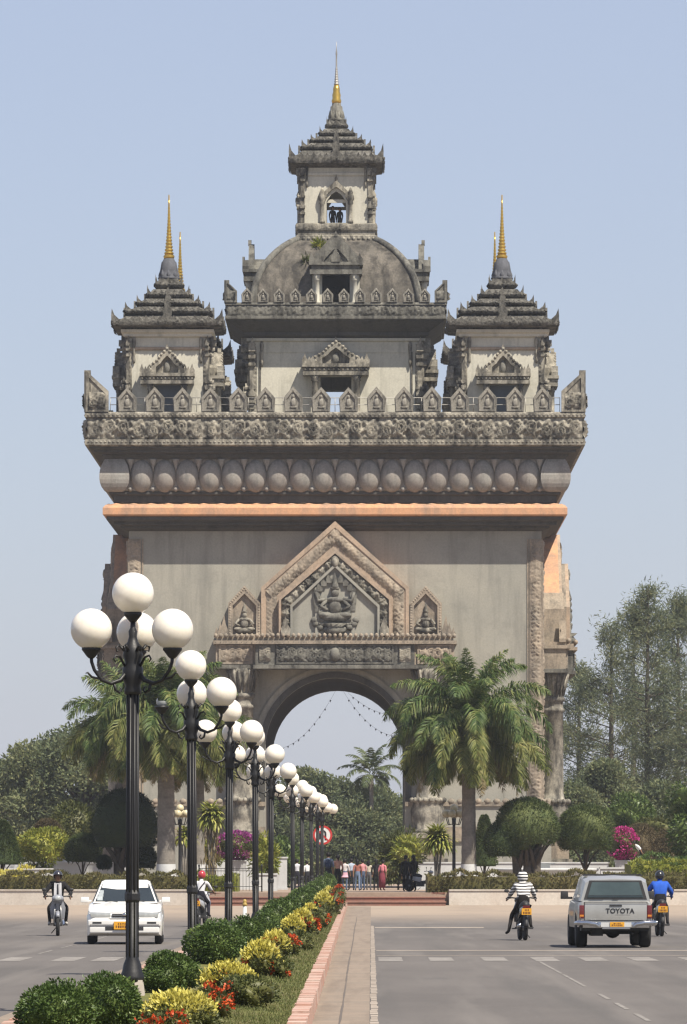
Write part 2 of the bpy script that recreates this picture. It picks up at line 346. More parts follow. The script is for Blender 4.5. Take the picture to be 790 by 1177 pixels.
# road paint
def marks(quads, z=.0098, mat='paint'):
    bb = MB()
    for x0, x1, y0, y1 in quads: bb.add([(x0, y0, z), (x1, y0, z), (x1, y1, z), (x0, y1, z)], [(0, 1, 2, 3)])
    return struct(bb.build('road_marking', M[mat]))
zeb = [.35, 1.28, 2.26, 3.19, 4.08, 4.99, 5.95, 6.9, 7.85, 8.8, -6.55, -5.57, -4.85+.0, -7.5, -8.45, -9.4]
marks([(x-.22, x+.22, 103, 107.6) for x in zeb])
marks([(0.1, 12, 116.2, 117.0), (0.1, 3.2, 162, 164.0), (.1, 12, 109.6, 109.9)], .0098, 'cobble')
marks([(2.985, 3.045, y, y+3.2) for y in np.arange(31, 76, 5.2)]+[(2.985, 3.035, 80.5, 90), (2.985, 3.035, 90.6, 102.5)])
marks([(-6.54, -6.48, y, y+5) for y in np.arange(112, 140, 8)]+[(-6.54, -6.48, y, y+3) for y in np.arange(40, 100, 9)])
rr = random.Random(5)
EDGE = lambda: marks([(-.01+rr.uniform(-.008, .008), .075+rr.uniform(-.008, .008), y, y+.8+rr.uniform(-.1, .12)) for y in np.arange(25, 168, 1.0)], .0098, 'cobble')
M['jointmat'] = simple('tar_joint', (.12, .10, .085), .9)
# crack line in the gutter
bb = MB(); V = []
for i, Y in enumerate(np.arange(40, 200, 1.5)):
    x = -.335-.25*(Y-55)/210+.006*math.sin(Y*.11)+rr.uniform(-.002, .002); w = .006+rr.uniform(0, .008); V += [(x-w, Y, .016), (x+w, Y, .016)]
bb.add(V, [(2*i, 2*i+1, 2*i+3, 2*i+2) for i in range(len(V)//2-1)]); struct(bb.build('gutter_joint', M['jointmat']))
EDGE()
# raised island of the monument with its plaza
RI = 79.0
ang = np.linspace(0, 2*PI, 181)[:-1]
bb = MB(); P = [(RI*math.cos(a), RI*math.sin(a)) for a in ang]; n = len(P)
bb.add([(x, y, PZ) for x, y in P]+[(x, y, 0) for x, y in P], [tuple(range(n))]+[((i+1) % n, i, n+i, n+(i+1) % n) for i in range(n)])
struct(bb.build('plaza', M['paving'], loc=(XC, YC, 0)))
# entrance steps
bb = MB()
for i, (y0, z1) in enumerate(((0, .2), (2.3, .4), (4.6, .597))):
    bb.bx(-5.5, 5.5, y0, y0+.32, 0, z1-.045, 0); bb.bx(-5.5, 5.5, y0+.32, 9.3, 0, z1-.05, 1); bb.bx(-5.53, 5.53, y0-.04, y0+2.32 if i < 2 else 9, z1-.045 if i < 2 else z1-.047, z1, 0)
tag(bb.build('entrance_steps', [M['brick'], M['concrete']], loc=(XC, 261.6, 0)), 'wide low red brick steps leading up to the arch plaza', 'steps')
# low retaining walls either side of the steps (arcs), each with a coping
def arcwall(name, a0, a1, r0, r1, z0, z1, mat, lab, cat, seg=60, cop=None):
    bb = MB(); A = np.linspace(a0, a1, seg); ra = random.Random(9)
    def arc(r0, r1, z0, z1, mi):
        V = []
        for a in A:
            c, s_ = math.cos(a), math.sin(a); V += [(r0*c, r0*s_, z0), (r1*c, r1*s_, z0), (r1*c, r1*s_, z1), (r0*c, r0*s_, z1)]
        bb.add(V, [(4*i+k, 4*i+4+k, 4*i+4+(k+1) % 4, 4*i+(k+1) % 4) for i in range(len(A)-1) for k in range(4)]+[(0, 1, 2, 3), tuple(4*len(A)-1-k for k in range(4))], mi)
    arc(r0, r1, z0, z1, 0)
    if cop: arc(r0-.04, r1+.05, z1, z1+cop, 0)
    return tag(bb.build(name, mat, loc=(XC, YC, 0)), lab, cat)
th = math.asin(5.75/80); A0 = -PI/2
arcwall('low_wall', A0-1.1, A0-th, 79.05, 79.45, 0, .68, M['whitewash'], 'stained whitewashed kerb wall left of the brick steps', 'wall', cop=.06)
arcwall('low_wall', A0+th, A0+1.1, 79.05, 79.45, 0, .68, M['whitewash'], 'whitewashed kerb wall behind the pickup, right of the brick steps', 'wall', cop=.06)

# ------------------------------------------------------------------ carved relief fields
def spiral_tile(w, h, nu, nv, seed=0, vine=True):
    """height field of a scrolling vine with curled leaves, tiles along u"""
    rg = np.random.default_rng(seed); U, Vv = np.meshgrid(np.linspace(0, w, nu), np.linspace(0, h, nv)); H = np.zeros_like(U)
    def ridge(px_, pz_, wd, a):
        nonlocal H
        for ox in (-w, 0, w):
            d = np.full(U.shape, 9.)
            for k in range(len(px_)): d = np.minimum(d, (U-px_[k]-ox)**2+(Vv-pz_[k])**2)
            H = np.maximum(H, a*np.exp(-d/wd**2))
    t = np.linspace(0, 1, 40)
    if vine: ridge(t*w, h*(.5+.22*np.sin(2*PI*t)), h*.055, .7)
    for (cx_, cz_, sg) in ((.25, .40, 1), (.75, .60, -1)):
        th = np.linspace(0, 4.2*PI, 50); r = h*.34*(1-th/(4.9*PI)); ridge(cx_*w+sg*r*np.cos(th+.8)*.95, cz_*h+sg*r*np.sin(th+.8), h*.05, 1)
        for k in range(7):
            a = k*2*PI/7+.4; H = np.maximum(H, .85*np.exp(-(((U-cx_*w-.43*h*math.cos(a))/(h*.085))**2+((Vv-cz_*h-.43*h*math.sin(a))/(h*.085))**2)))
    for k in range(10):
        u0, v0 = rg.uniform(0, w), rg.uniform(.06, .94)*h
        for ox in (-w, 0, w): H = np.maximum(H, .6*np.exp(-(((U-u0-ox)/(h*.07))**2+((Vv-v0)/(h*.07))**2)))
    return H
def bead_tile(w, h, nu, nv, seed=0):
    U, Vv = np.meshgrid(np.linspace(0, w, nu), np.linspace(0, h, nv)); H = np.exp(-(((U-w*.5)/(w*.34))**2+((Vv-h*.45)/(h*.34))**2)*1.2)*(.75+.35*np.sin(U/w*4*PI)*np.sin(Vv/h*3*PI))
    return np.maximum(H, .5*np.exp(-(((U-w*.5)/(w*.12))**2+((Vv-h*.9)/(h*.1))**2)))
TILE = {}
def relief(mb, p0, p1, width, y, amp, tile_len, kind='scroll', mat=0, res=.06, seed=0, jitter=.05):
    """carved strip along p0->p1 in the XZ plane (its base line), rising 'width' to the left of that direction, facing -Y at depth y"""
    p0, p1 = np.array(p0, float), np.array(p1, float); L = np.linalg.norm(p1-p0); d = (p1-p0)/L; nrm = np.array((-d[1], d[0]))
    reps = max(1, round(L/tile_len)); tl = L/reps; nu = max(8, int(tl/res)); nv = max(6, int(width/res))
    key = (kind, round(tl, 2), round(width, 2), nu, nv, seed)
    if key not in TILE: TILE[key] = spiral_tile(tl, width, nu, nv, seed) if kind == 'scroll' else bead_tile(tl, width, nu, nv)
    H = TILE[key][:, :-1]; H = np.concatenate([H if k % 2 == 0 or kind != 'scroll' else H[::-1] for k in range(reps)]+[H[:, :1]], 1)
    NUx = H.shape[1]; k_ = max(4, int(L/.55)); H = H*np.clip(np.interp(np.linspace(0, 1, NUx), np.linspace(0, 1, k_), RNG.uniform(.45, 1.3, k_)), 0, 1.2)[None, :]
    H = H*(1+jitter*RNG.normal(size=H.shape)*.5); H[0] *= .2; H[-1] *= .2
    NU = H.shape[1]; U, Vv = np.meshgrid(np.linspace(0, L, NU), np.linspace(0, width, nv))
    X = p0[0]+d[0]*U+nrm[0]*Vv; Z = p0[1]+d[1]*U+nrm[1]*Vv
    mb.grid(np.stack([X, y-amp*np.clip(H, -.2, 1.3), Z], -1).reshape(-1, 3), NU, nv, mat)
def blobs(mb, L, y, mat=0):
    """rounded relief masses: (x, z, rx, rz, depth)"""
    for x, z, rx, rz, dp in L: mb.ball((x, y, z), (rx, dp, rz), 2, mat)
def seated_figure(mb, cx, zb, h, y, mat=0, arms=2):
    k = h
    blobs(mb, [(cx, zb+.10*k, .30*k, .10*k, .10*k), (cx-.2*k, zb+.14*k, .16*k, .07*k, .1*k), (cx+.2*k, zb+.14*k, .16*k, .07*k, .1*k),
               (cx, zb+.32*k, .13*k, .18*k, .10*k), (cx, zb+.46*k, .19*k, .07*k, .1*k), (cx, zb+.60*k, .085*k, .10*k, .09*k), (cx, zb+.70*k, .10*k, .05*k, .08*k)], y, mat)
    mb.lathe([(.085*k, 0), (.075*k, .06*k), (.05*k, .14*k), (.03*k, .22*k), (.004*k, .32*k)], 8, (cx, y, zb+.70*k), mat)
    for s_ in (-1, 1):
        mb.tube([(cx+s_*.17*k, y, zb+.46*k), (cx+s_*.30*k, y-.03, zb+.33*k), (cx+s_*.16*k, y-.06, zb+.24*k)], [.05*k, .042*k, .035*k], 6, mat)
        if arms > 2: mb.tube([(cx+s_*.17*k, y, zb+.47*k), (cx+s_*.36*k, y-.03, zb+.44*k), (cx+s_*.40*k, y-.05, zb+.62*k)], [.05*k, .04*k, .03*k], 6, mat)
def flame(mb, x, z, w, h, y0, y1, mat=0, lean=0):
    mb.prism([(x-w/2, z), (x+w/2, z), (x+w*.55, z+h*.35), (x+w*.22+lean*.5, z+h*.6), (x+lean, z+h), (x-w*.3+lean*.4, z+h*.62), (x-w*.55, z+h*.35)], y0, y1, mat)
def pent(hw, zb, zs, za, cx=0): return [(cx-hw, zb), (cx+hw, zb), (cx+hw, zs), (cx, za), (cx-hw, zs)]
def horns(mb, hw, z, h, w, n=0, mat=0, cz=1.0):
    h *= 1.05; w *= 1.15
    """upturned corner finials and a row of small antefixes on a square eave"""
    for k in range(4):
        mb.push(Matrix.Rotation(k*PI/2, 4, 'Z'))
        c = hw-w*.35
        mb.add([(c-w*.6, -c-w*.4, z), (c+w*.4, -c-w*.4, z), (c+w*.4, -c+w*.6, z), (c-w*.6, -c+w*.6, z), (c+w*.42, -c-w*.42, z+h*.45), (c+w*.1, -c-w*.3, z+h*.5), (c+w*.3, -c-w*.1, z+h*.5), (c+w*.36, -c-w*.36, z+h)],
               [(0, 1, 4, 5), (1, 2, 6, 4), (2, 3, 6), (3, 0, 5), (3, 5, 6), (5, 4, 7), (4, 6, 7), (6, 5, 7)], mat)
        flame(mb, 0, z-.02, w*1.3, h*cz*.8, -hw-.03, -hw+.05, mat)
        for i in range(n):
            x = -hw+w+(2*hw-2*w)*(i+.5)/n; flame(mb, x, z-.02, (2*hw-2*w)/n*.72, h*.46*(.8+.4*random.random()), -hw-.02, -hw+.06, mat)
        mb.pop()
# ------------------------------------------------------------------ the monument
mon = thing('monumental_arch', 'tall weathered stone triumphal arch with five tiered towers and gilded spires', 'monument', (XC, YC, PZ))
def MZ(): return MB().push(Matrix.Translation((0, 0, -PZ)))       # builder that takes world heights
AH, SPR, TOP = 4.05, 8.75, 21.6
arc = [(AH*math.cos(a), SPR+AH*math.sin(a)) for a in np.linspace(PI, 0, 29)]
b = MZ()
for sx in (-1, 1):
    for sy in (-1, 1): b.box((sx*(AH+12)/2, sy*(AH+12)/2, (PZ+TOP)/2), (12-AH, 12-AH, TOP-PZ))
def spandrel(b, y0, y1):                                           # wall above the vault, cut into strips so that every face is convex
    P = arc; n = len(P)
    for i in range(n-1):
        (xa, za), (xb, zb) = P[i], P[i+1]
        b.add([(xa, y0, za), (xb, y0, zb), (xb, y0, TOP), (xa, y0, TOP), (xa, y1, za), (xb, y1, zb), (xb, y1, TOP), (xa, y1, TOP)],
              [(0, 1, 2, 3), (5, 4, 7, 6)]); b.add([(xa, y0, za), (xb, y0, zb), (xb, y1, zb), (xa, y1, za)], [(3, 2, 1, 0)], 1)  # vault underside in dark stone, its shade put into the colour
spandrel(b, -12, 12)
for k in (1, 3):
    b.push(Matrix.Rotation(k*PI/2, 4, 'Z')); spandrel(b, -12, -AH); b.pop()
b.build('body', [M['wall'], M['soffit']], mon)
# base courses, one plinth under each pier
def plinth(sx, sy):
    b = MZ()
    for e, z0, z1, mi in ((.75, PZ, 1.5, 0), (.55, 1.5, 3.3, 0), (.68, 3.3, 3.75, 1), (.5, 3.75, 4.15, 1), (.38, 4.15, 5.35, 0), (.5, 5.35, 5.6, 1)):
        x0, x1 = AH+.004*(1+e), 12+e; b.bx(sx*x0, sx*x1, sy*x0, sy*x1, z0, z1, mi)
    for i in range(15):
        v = 4.6+i*.53; b.ball((sx*v, sy*12.42, 5.62), (.25, .16, .2), 1, 1); b.ball((sx*12.42, sy*v, 5.62), (.16, .25, .2), 1, 1)
    b.build('plinth', [M['wall'], M['carve_rose']], mon)
for sx in (-1, 1):
    for sy in (-1, 1): plinth(sx, sy)
# carved corner strips and thin panel mouldings
pil = MB().push(Matrix.Translation((0, 0, -PZ)))
pil.bx(11.3, 12.06, -12.07, -11.9, 5.6, 20.9, 0)
relief(pil, (11.98, 5.7), (11.98, 20.8), .62, -12.075, .13, .85, res=.06)
pil.bx(11.16, 11.24, -12.05, -11.9, 5.6, 20.9, 0)
p0 = pil.build('corner_strip', M['carve_rose'], mon)
pl = MB().push(Matrix.Translation((0, 0, -PZ)))
pl.bx(-12.06, -11.3, -12.072, -11.9, 5.6, 20.9, 0); relief(pl, (-11.36, 5.7), (-11.36, 20.8), .62, -12.077, .13, .85, res=.06); pl.bx(-11.24, -11.16, -12.05, -11.9, 5.6, 20.9, 0)
p1 = pl.build('corner_strip', M['carve_rose'], mon)
for k in (1, 2, 3):
    for q in (p0, p1): dup(q, mon, rotation_euler=(0, 0, k*PI/2))
# main cornice, salmon band, bulb frieze, parapet
def sq(prof, name, mat, parent=mon, extra=None, mats=None):
    b = MZ(); b.lathe(prof, square=True)
    if extra: extra(b)
    return b.build(name, mats or mat, parent)
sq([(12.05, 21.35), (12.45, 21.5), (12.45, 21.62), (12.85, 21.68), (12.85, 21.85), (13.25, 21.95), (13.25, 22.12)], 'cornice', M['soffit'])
def scal(b):
    for k in range(4):
        b.push(Matrix.Rotation(k*PI/2, 4, 'Z'))
        for i in range(26): b.ball((-12.7+i*1.016, -13.12, 22.80), (.42, .16, .11), 1, 0)
        b.pop()
sq([(13.3, 22.14), (13.46, 22.24), (13.46, 22.62), (13.3, 22.80), (12.9, 22.88)], 'painted_band', M['salmon'], extra=scal)
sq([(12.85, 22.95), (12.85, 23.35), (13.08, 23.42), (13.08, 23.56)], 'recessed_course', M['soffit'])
def eggs(b):
    for k in range(4):
        b.push(Matrix.Rotation(k*PI/2, 4, 'Z'))
        for i in range(18):
            x = (i-8.5)*1.318; V, Fc = ICO[3]; P = V.copy()
            zz = P[:, 2]; wd = 1-.16*np.clip(zz, 0, 1)**2
            P = np.stack([P[:, 0]*.70*wd, P[:, 1]*.60, zz*.98], 1); b.add(P+np.array((x, -13.04, 24.50)), Fc, 0, True)
            for xx in ((x-.659, x+.659) if i == 0 else (x+.659,)):
                b.lathe([(.02, -.75), (.09, -.45), (.22, -.12), (.26, 0)], 6, (xx, -13.28, 25.45), 0)
                b.ball((xx, -13.12, 23.72), (.17, .16, .17), 1, 0)
        b.lathe([(.45, 23.56), (.62, 23.66), (.74, 23.82), (.82, 24.02), (.86, 24.25), (.865, 24.5), (.84, 24.75), (.78, 25.0), (.68, 25.22), (.55, 25.45)], c=(12.78, -12.78, 0), mat=0, square=True)
        b.pop()
sq([(12.95, 23.56), (13.12, 23.7), (13.2, 24.4), (13.18, 25.2), (13.2, 25.36), (13.2, 25.45)], 'bulb_frieze', M['frieze'], extra=eggs)
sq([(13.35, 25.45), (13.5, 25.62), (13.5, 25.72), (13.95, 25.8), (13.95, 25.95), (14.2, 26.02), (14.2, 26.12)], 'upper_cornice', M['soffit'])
def par(b):
    for k in range(4):
        b.push(Matrix.Rotation(k*PI/2, 4, 'Z'))
        relief(b, (-14.3, 26.55), (14.3, 26.55), 1.18, -14.31, .30, 1.72, res=.07, seed=k)
        for i in range(118): b.ball((-14.25+i*.2436, -14.45, 26.36), (.09, .05, .07), 1); b.ball((-14.25+i*.2436, -14.45, 27.9), (.09, .05, .06), 1)
        b.pop()
sq([(14.25, 26.12), (14.45, 26.2), (14.45, 26.5), (14.3, 26.52), (14.3, 27.76), (14.45, 27.8), (14.45, 28.0), (14.36, 28.1)], 'parapet', M['carve'], extra=par)
# merlons: each a carved leaf-shaped slab
def merlon_mesh(w, h, th):
    b = MB(); P = [(-w*.47, 0), (w*.47, 0), (w*.48, h*.2), (w*.51, h*.54), (w*.42, h*.64), (0, h), (-w*.42, h*.64), (-w*.51, h*.54), (-w*.48, h*.2)]
    b.prism(P, -th/2, th/2); I = [(x*.68, h*.1+z*.72) for x, z in P]; b.ring([(x*.92, .02*h+z*.95) for x, z in P], I, -th/2-.09, -th/2)
    b.ball((0, -th/2-.02, h*.36), (w*.14, .1, h*.2), 2); b.ball((0, -th/2-.02, h*.6), (w*.08, .1, h*.085), 2); b.ball((0, -th/2, h*.18), (w*.24, .1, h*.07), 1)
    b.ball((0, -th/2-.05, h*.86), (w*.1, .06, h*.07), 1)
    return b
mp = merlon_mesh(1.1, 1.46, .26).build('merlon', M['merlonstone'], mon); first = True
def merlon_row(proto, n, pitch, half, z, ks, parent, first):
    used = first
    for k in ks:
        for i in range(n):
            x = (i-(n-1)/2)*pitch; a = k*PI/2; pos = Matrix.Rotation(a, 3, 'Z') @ Vector((x, -half, z))
            o = proto if used else dup(proto, parent); used = False
            o.location = pos; o.rotation_euler = (random.uniform(-.015, .015), random.uniform(-.02, .02), a+random.uniform(-.03, .03)); o.scale = (1, 1, .97+.06*random.random())
merlon_row(mp, 16, 1.6, 14.2, 28.1-PZ, (0, 1, 3), mon, True)
b = MZ()
for i in range(16):
    q = merlon_mesh(1.06, 1.28, .26); b.push(Matrix.Rotation(PI, 4, 'Z') @ Matrix.Translation(((i-7.5)*1.6, -14.2, 28.1)))
    b.add(np.concatenate(q.v), q.f); b.pop()
o = b.build('rear_battlement', M['grey'], mon); o['kind'] = 'stuff'
def acroterion(hw, z, w, ho, hi, th, name, parent, mats, zsub=PZ):
    """one raised corner wing per face end, with carving"""
    out = []
    for s_ in (-1, 1):
        b = MB(); P = [(s_*(hw-w), z), (s_*hw, z), (s_*hw, z+ho), (s_*(hw-w), z+hi)]; P = P if s_ > 0 else P[::-1]
        b.prism(P, -hw-.003*s_, -hw+th); I = [(s_*(hw-w*.5)+(x-s_*(hw-w*.5))*.72, z+.12+(zz-z)*.78) for x, zz in P]
        b.ring(P, I, -hw-.08-.003*s_, -hw-.003*s_)
        relief(b, (s_*(hw-w*.5)-w*.34, z+.12), (s_*(hw-w*.5)+w*.34, z+.12), hi*.85, -hw-.01, .24, w*.68, res=.06, seed=4)
        b2 = MB(); b2.push(Matrix.Translation((0, 0, -zsub))); b2.add(np.concatenate(b.v), b.f); b2.s = b.s
        out.append(b2.build(name, mats, parent))
    for k in (1, 2, 3):
        for q in out: dup(q, parent, rotation_euler=(0, 0, k*PI/2))
acroterion(14.4, 28.1, 1.32, 2.4, 1.2, .3, 'corner_acroterion', mon, M['carve'])
b = MZ()
for z in (28.55, 28.95): b.tube([(-13, -13.9, z), (13, -13.9, z)], .022, 5)
for i in range(27): b.tube([(-13+i, -13.9, 28.1), (-13+i, -13.9, 28.97)], .02, 5)
rl = b.build('railing', M['silver'], mon)
for k in (1, 2, 3): dup(rl, mon, rotation_euler=(0, 0, k*PI/2))

# ---- portals on the four faces
def portal():
    b = MZ()                                                       # entablature
    for hw, pr, z0, z1 in ((7.0, 1.75, 13.3, 13.52), (4.72, 2.25, 13.28, 13.5), (6.9, 1.6, 13.52, 14.72), (4.6, 2.1, 13.5, 14.7), (7.05, 1.85, 14.72, 14.92), (4.78, 2.35, 14.7, 14.9), (6.85, 1.65, 14.92, 15.12), (4.6, 2.15, 14.9, 15.1)):
        b.bx(-hw, hw, -12-pr, -11.8, z0, z1, 0 if z0 > 13.51 else 1)
    for i in range(47):
        x = -6.9+i*.3; y = -14.27 if abs(x) < 4.7 else -13.77; b.ball((x, y, 15.2), (.13, .14, .15), 1, 0); b.ball((x, y, 14.82), (.1, .1, .08), 1, 1)
    ent = b.build('entablature', [M['carve_rose'], M['grey']], mon)
    b = MZ(); relief(b, (-3.35, 13.62), (3.35, 13.62), 1.0, -14.105, .24, 1.1, res=.06); b.ball((0, -14.1, 14.1), (.34, .3, .46), 2)
    b.ring([(-3.4, 13.56), (3.4, 13.56), (3.4, 14.66), (-3.4, 14.66)], [(-3.3, 13.64), (3.3, 13.64), (3.3, 14.58), (-3.3, 14.58)], -14.2, -14.1)
    b.build('frieze_panel', M['grey'], ent)
    for s_ in (-1, 1):
        b = MZ(); x = s_*5.75; relief(b, (x-.85, 13.66), (x+.85, 13.66), .95, -13.605, .2, .9, res=.06, seed=2)
        b.ring([(x-.98, 13.56), (x+.98, 13.56), (x+.98, 14.68), (x-.98, 14.68)], [(x-.86, 13.66), (x+.86, 13.66), (x+.86, 14.58), (x-.86, 14.58)], -13.7, -13.6)
        b.build('frieze_panel', M['carve_rose'], ent)
        b = MZ(); x = s_*4.05; relief(b, (x-.32, 13.66), (x+.32, 13.66), .95, -14.105, .2, .64, res=.06, seed=3); b.build('frieze_panel', M['carve'], ent)
    # great gable, stepped frames round a niche
    b = MZ(); O = pent(4.28, 15.1, 18.0, 21.85); A = pent(4.08, 15.1, 17.9, 21.48); Bp = pent(3.75, 15.1, 17.7, 20.95); Cp = pent(3.25, 15.1, 17.35, 20.1); Dp = pent(3.12, 15.1, 17.28, 19.95); E = pent(2.58, 15.1, 16.95, 19.35); Fp = pent(2.45, 15.1, 16.85, 19.15)
    b.prism(O, -13.3, -11.8, 2); b.ring(O, A, -13.46, -13.3, 0)
    b.prism(A, -13.4, -13.3, 0)
    b.prism(Cp, -13.75, -13.4, 1); b.ring(Cp, Dp, -13.95, -13.75, 0)
    gb = b.build('gable', [M['rose_plaster'], M['carve_rose'], M['salmon']], mon)
    def seg(b, P, i, inset, w, y, amp, tl, kind, sd=0):
        # carve along segment i of the pentagon outline (right, upper right, upper left, left), running inside it
        p, q = np.array(P[i]), np.array(P[(i+1) % 5]); d = (q-p)/np.linalg.norm(q-p); nn = np.array((-d[1], d[0]))
        relief(b, p+nn*inset, q+nn*inset, w, y, amp, tl, kind, res=.06, seed=sd)
    for i in (1, 2, 3, 4): b = MZ(); seg(b, A, i, .10, .62, -13.41, .17, .62, 'scroll', 12); b.build('gable_border', M['carve_rose'], gb)
    for i in (1, 2, 3, 4): b = MZ(); seg(b, Dp, i, .03, .52, -13.76, .30, .95, 'scroll', 6); b.build('gable_scrollwork', M['carve'], gb)
    for s_ in (-1, 1): b = MZ(); flame(b, s_*2.85, 15.2, .5, 1.1, -14.05, -13.75); b.build('flame_finial', M['carve'], gb)
    b = MZ(); b.ball((0, -13.9, 19.45), (.24, .2, .36), 2); b.build('crest_boss', M['carve'], gb)
    b = MZ(); b.prism(Fp, -13.72-.06, -13.7, 0); b.ring(E, Fp, -14.0, -13.75, 0)
    for s_ in (-1, 1): b.bx(s_*1.05-.1, s_*1.05+.1, -13.9, -13.7, 15.1, 18.0, 0)
    b.build('niche', M['wall'], gb)
    b = MZ(); seated_figure(b, 0, 16.0, 2.75, -13.95, arms=4)
    for k in range(9):
        a = PI*(k/8); b.ball((1.2*math.cos(a), -13.86, 15.9+.6*math.sin(a)*-1+.2), (.24, .16, .22), 1)
    for k in range(13):
        a = -.3+PI*1.2*(k/12); r = 1.25; flame(b, r*math.cos(a)*.86, 17.0+r*1.05*math.sin(a), .30, .6, -13.95, -13.8, lean=.2*math.cos(a))
    b.lathe([(.5, 0), (.62, .2), (.45, .4), (.7, .6)], 10, (0, -13.85, 15.3)); relief(b, (-.95, 15.6), (.95, 15.6), 1.7, -13.8, .22, .95, res=.06, seed=8)
    b.build('carved_figure', M['grey'], gb)
    for s_ in (-1, 1):                                             # small side gables with seated figures
        cx_ = s_*5.25; b = MZ(); P = pent(.93, 15.1, 17.1, 18.1, cx_); Q = pent(.68, 15.3, 16.95, 17.65, cx_)
        b.prism(P, -13.3, -11.8, 0); b.ring(P, Q, -13.5, -13.3, 0)
        for i in (1, 2, 3, 4): seg(b, P, i, .03, .14, -13.505, .06, .16, 'bead')
        sg = b.build('side_gable', M['carve_rose'], mon); b = MZ(); seated_figure(b, cx_, 15.35, 1.75, -13.42); b.build('carved_figure', M['carve'], sg)
        b = MZ()
        flame(b, s_*6.42, 15.1, .4, 1.3, -13.6, -13.2, 0); flame(b, s_*6.62, 15.1, .3, .9, -13.62, -13.3, 0); flame(b, s_*6.85, 15.1, .28, .6, -13.6, -13.2, 0)
        b.build('flame_finial', M['carve_rose'], sg)
        b = MZ(); cx_ = s_*5.38; cy = -12.85                       # columns
        b.box((cx_, cy, 1.3), (2.1, 2.1, 1.4), 0); b.box((cx_, cy, 2.15), (2.3, 2.3, .3), 1); b.box((cx_, cy, 2.9), (1.9, 1.9, 1.2), 0); b.box((cx_, cy, 3.65), (2.15, 2.15, .3), 1)
        b.lathe([(.98, 3.8), (.98, 3.95), (.82, 4.05), (.98, 4.6), (1.0, 5.1), (.85, 5.5), (.98, 5.6), (1.0, 5.75), (.72, 5.85), (.66, 6.2), (.62, 11.0), (.7, 11.05), (.7, 11.2), (.62, 11.25), (.62, 11.6), (.74, 11.65), (.74, 11.85), (.64, 11.9), (.66, 12.3), (.9, 13.0), (.95, 13.3)], 20, (cx_, cy, 0), 1)
        for k in range(18):
            a = 2*PI*k/18; b.ball((cx_+.97*math.cos(a), cy+.97*math.sin(a), 5.7), (.14, .14, .16), 1, 1)
            b.tube([(cx_+.66*math.cos(a), cy+.66*math.sin(a), 11.95), (cx_+.93*math.cos(a), cy+.93*math.sin(a), 13.25)], [.06, .1], 5, 1)
        col = b.build('column', [M['carve_rose'], M['carve']], mon)
    # archivolt
    b = MZ(); A1 = [(-AH-.7, 5.6)]+[((AH+.7)*math.cos(a), SPR+(AH+.7)*math.sin(a)) for a in np.linspace(PI, 0, 41)]+[(AH+.7, 5.6)]; A2 = [(-AH-.02, 5.6)]+[((AH+.02)*math.cos(a), SPR+(AH+.02)*math.sin(a)) for a in np.linspace(PI, 0, 41)]+[(AH+.02, 5.6)]
    mid = [(x*.5+u*.5, z*.5+w*.5) for (x, z), (u, w) in zip(A1, A2)]
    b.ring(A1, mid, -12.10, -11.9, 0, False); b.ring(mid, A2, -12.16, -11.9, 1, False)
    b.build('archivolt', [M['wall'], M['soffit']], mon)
    return True
before = set(mon.children); portal(); new = [o for o in mon.children if o not in before]
for k in (1, 2, 3):
    for q in new: dup(q, mon, rotation_euler=(0, 0, k*PI/2))

# ---- doorway canopies used on the towers
def canopy(parent, half, z, ow, oz, proj, mats, ped=1.4, colr=.13, cw=None, zscale=1.0, niche=True):
    """gabled porch over an opening; opening half-width ow, top at oz above z; built for the front face at y=-half"""
    b = MB(); cw = cw or ow*2.0; y = -half
    e0, e1 = z+oz, z+oz+.62*zscale
    b.bx(-cw, cw, y-proj, y, e0, e0+.2*zscale, 0); b.bx(-cw*.94, cw*.94, y-proj*.9, y, e0+.2*zscale, e1-.18*zscale, 0); b.bx(-cw*1.03, cw*1.03, y-proj*1.06, y, e1-.18*zscale, e1, 0)
    for i in range(14): b.ball((-cw*.93+i*cw*.143, y-proj*.92, e0+.32*zscale), (cw*.06, .09, .1*zscale), 1, 0)
    g = cw*.62; P = [(-g, e1), (g, e1), (g*1.02, e1+.35*ped), (g*.62, e1+.55*ped), (g*.35, e1+.8*ped), (0, e1+1.02*ped), (-g*.35, e1+.8*ped), (-g*.62, e1+.55*ped), (-g*1.02, e1+.35*ped)]
    I = [(x*.66, e1+.02+(zz-e1)*.68) for x, zz in P]
    b.prism(P, y-proj*.5, y, 0); b.ring(P, I, y-proj*.85, y-proj*.5, 0)
    for i in range(2, 9):
        p, q = P[i], P[(i+1) % 9]
        for t in (.0, .5): b.ball((p[0]+(q[0]-p[0])*t, y-proj*.85, p[1]+(q[1]-p[1])*t-.06), (.1, .08, .1), 1, 0)
    if niche: b.ball((0, y-proj*.55, e1+.26*ped), (g*.2, .15, .26*ped), 2, 1)
    flame(b, 0, e1+.98*ped, .16, .3, y-proj*.8, y-proj*.55, 0)
    for s_ in (-1, 1):
        for xx, h in ((.94, .62), (.8, .45), (.7, .5)): flame(b, s_*cw*xx, e1, cw*.16, h*zscale*.9, y-proj, y-proj*.55, 0)
    o = b.build('doorway_canopy', mats, parent)
    cs_ = []
    for s_ in (-1, 1):
        b = MB(); x = s_*(ow+colr*1.6); b.lathe([(colr*1.5, 0), (colr*1.5, .15), (colr, .2), (colr*.95, oz-.35), (colr*1.25, oz-.3), (colr*1.05, oz-.2), (colr*1.7, oz)], 12, (x, y-proj*.62, z), 0); cs_.append(b.build('doorway_column', mats, parent))
    return (o, *cs_)
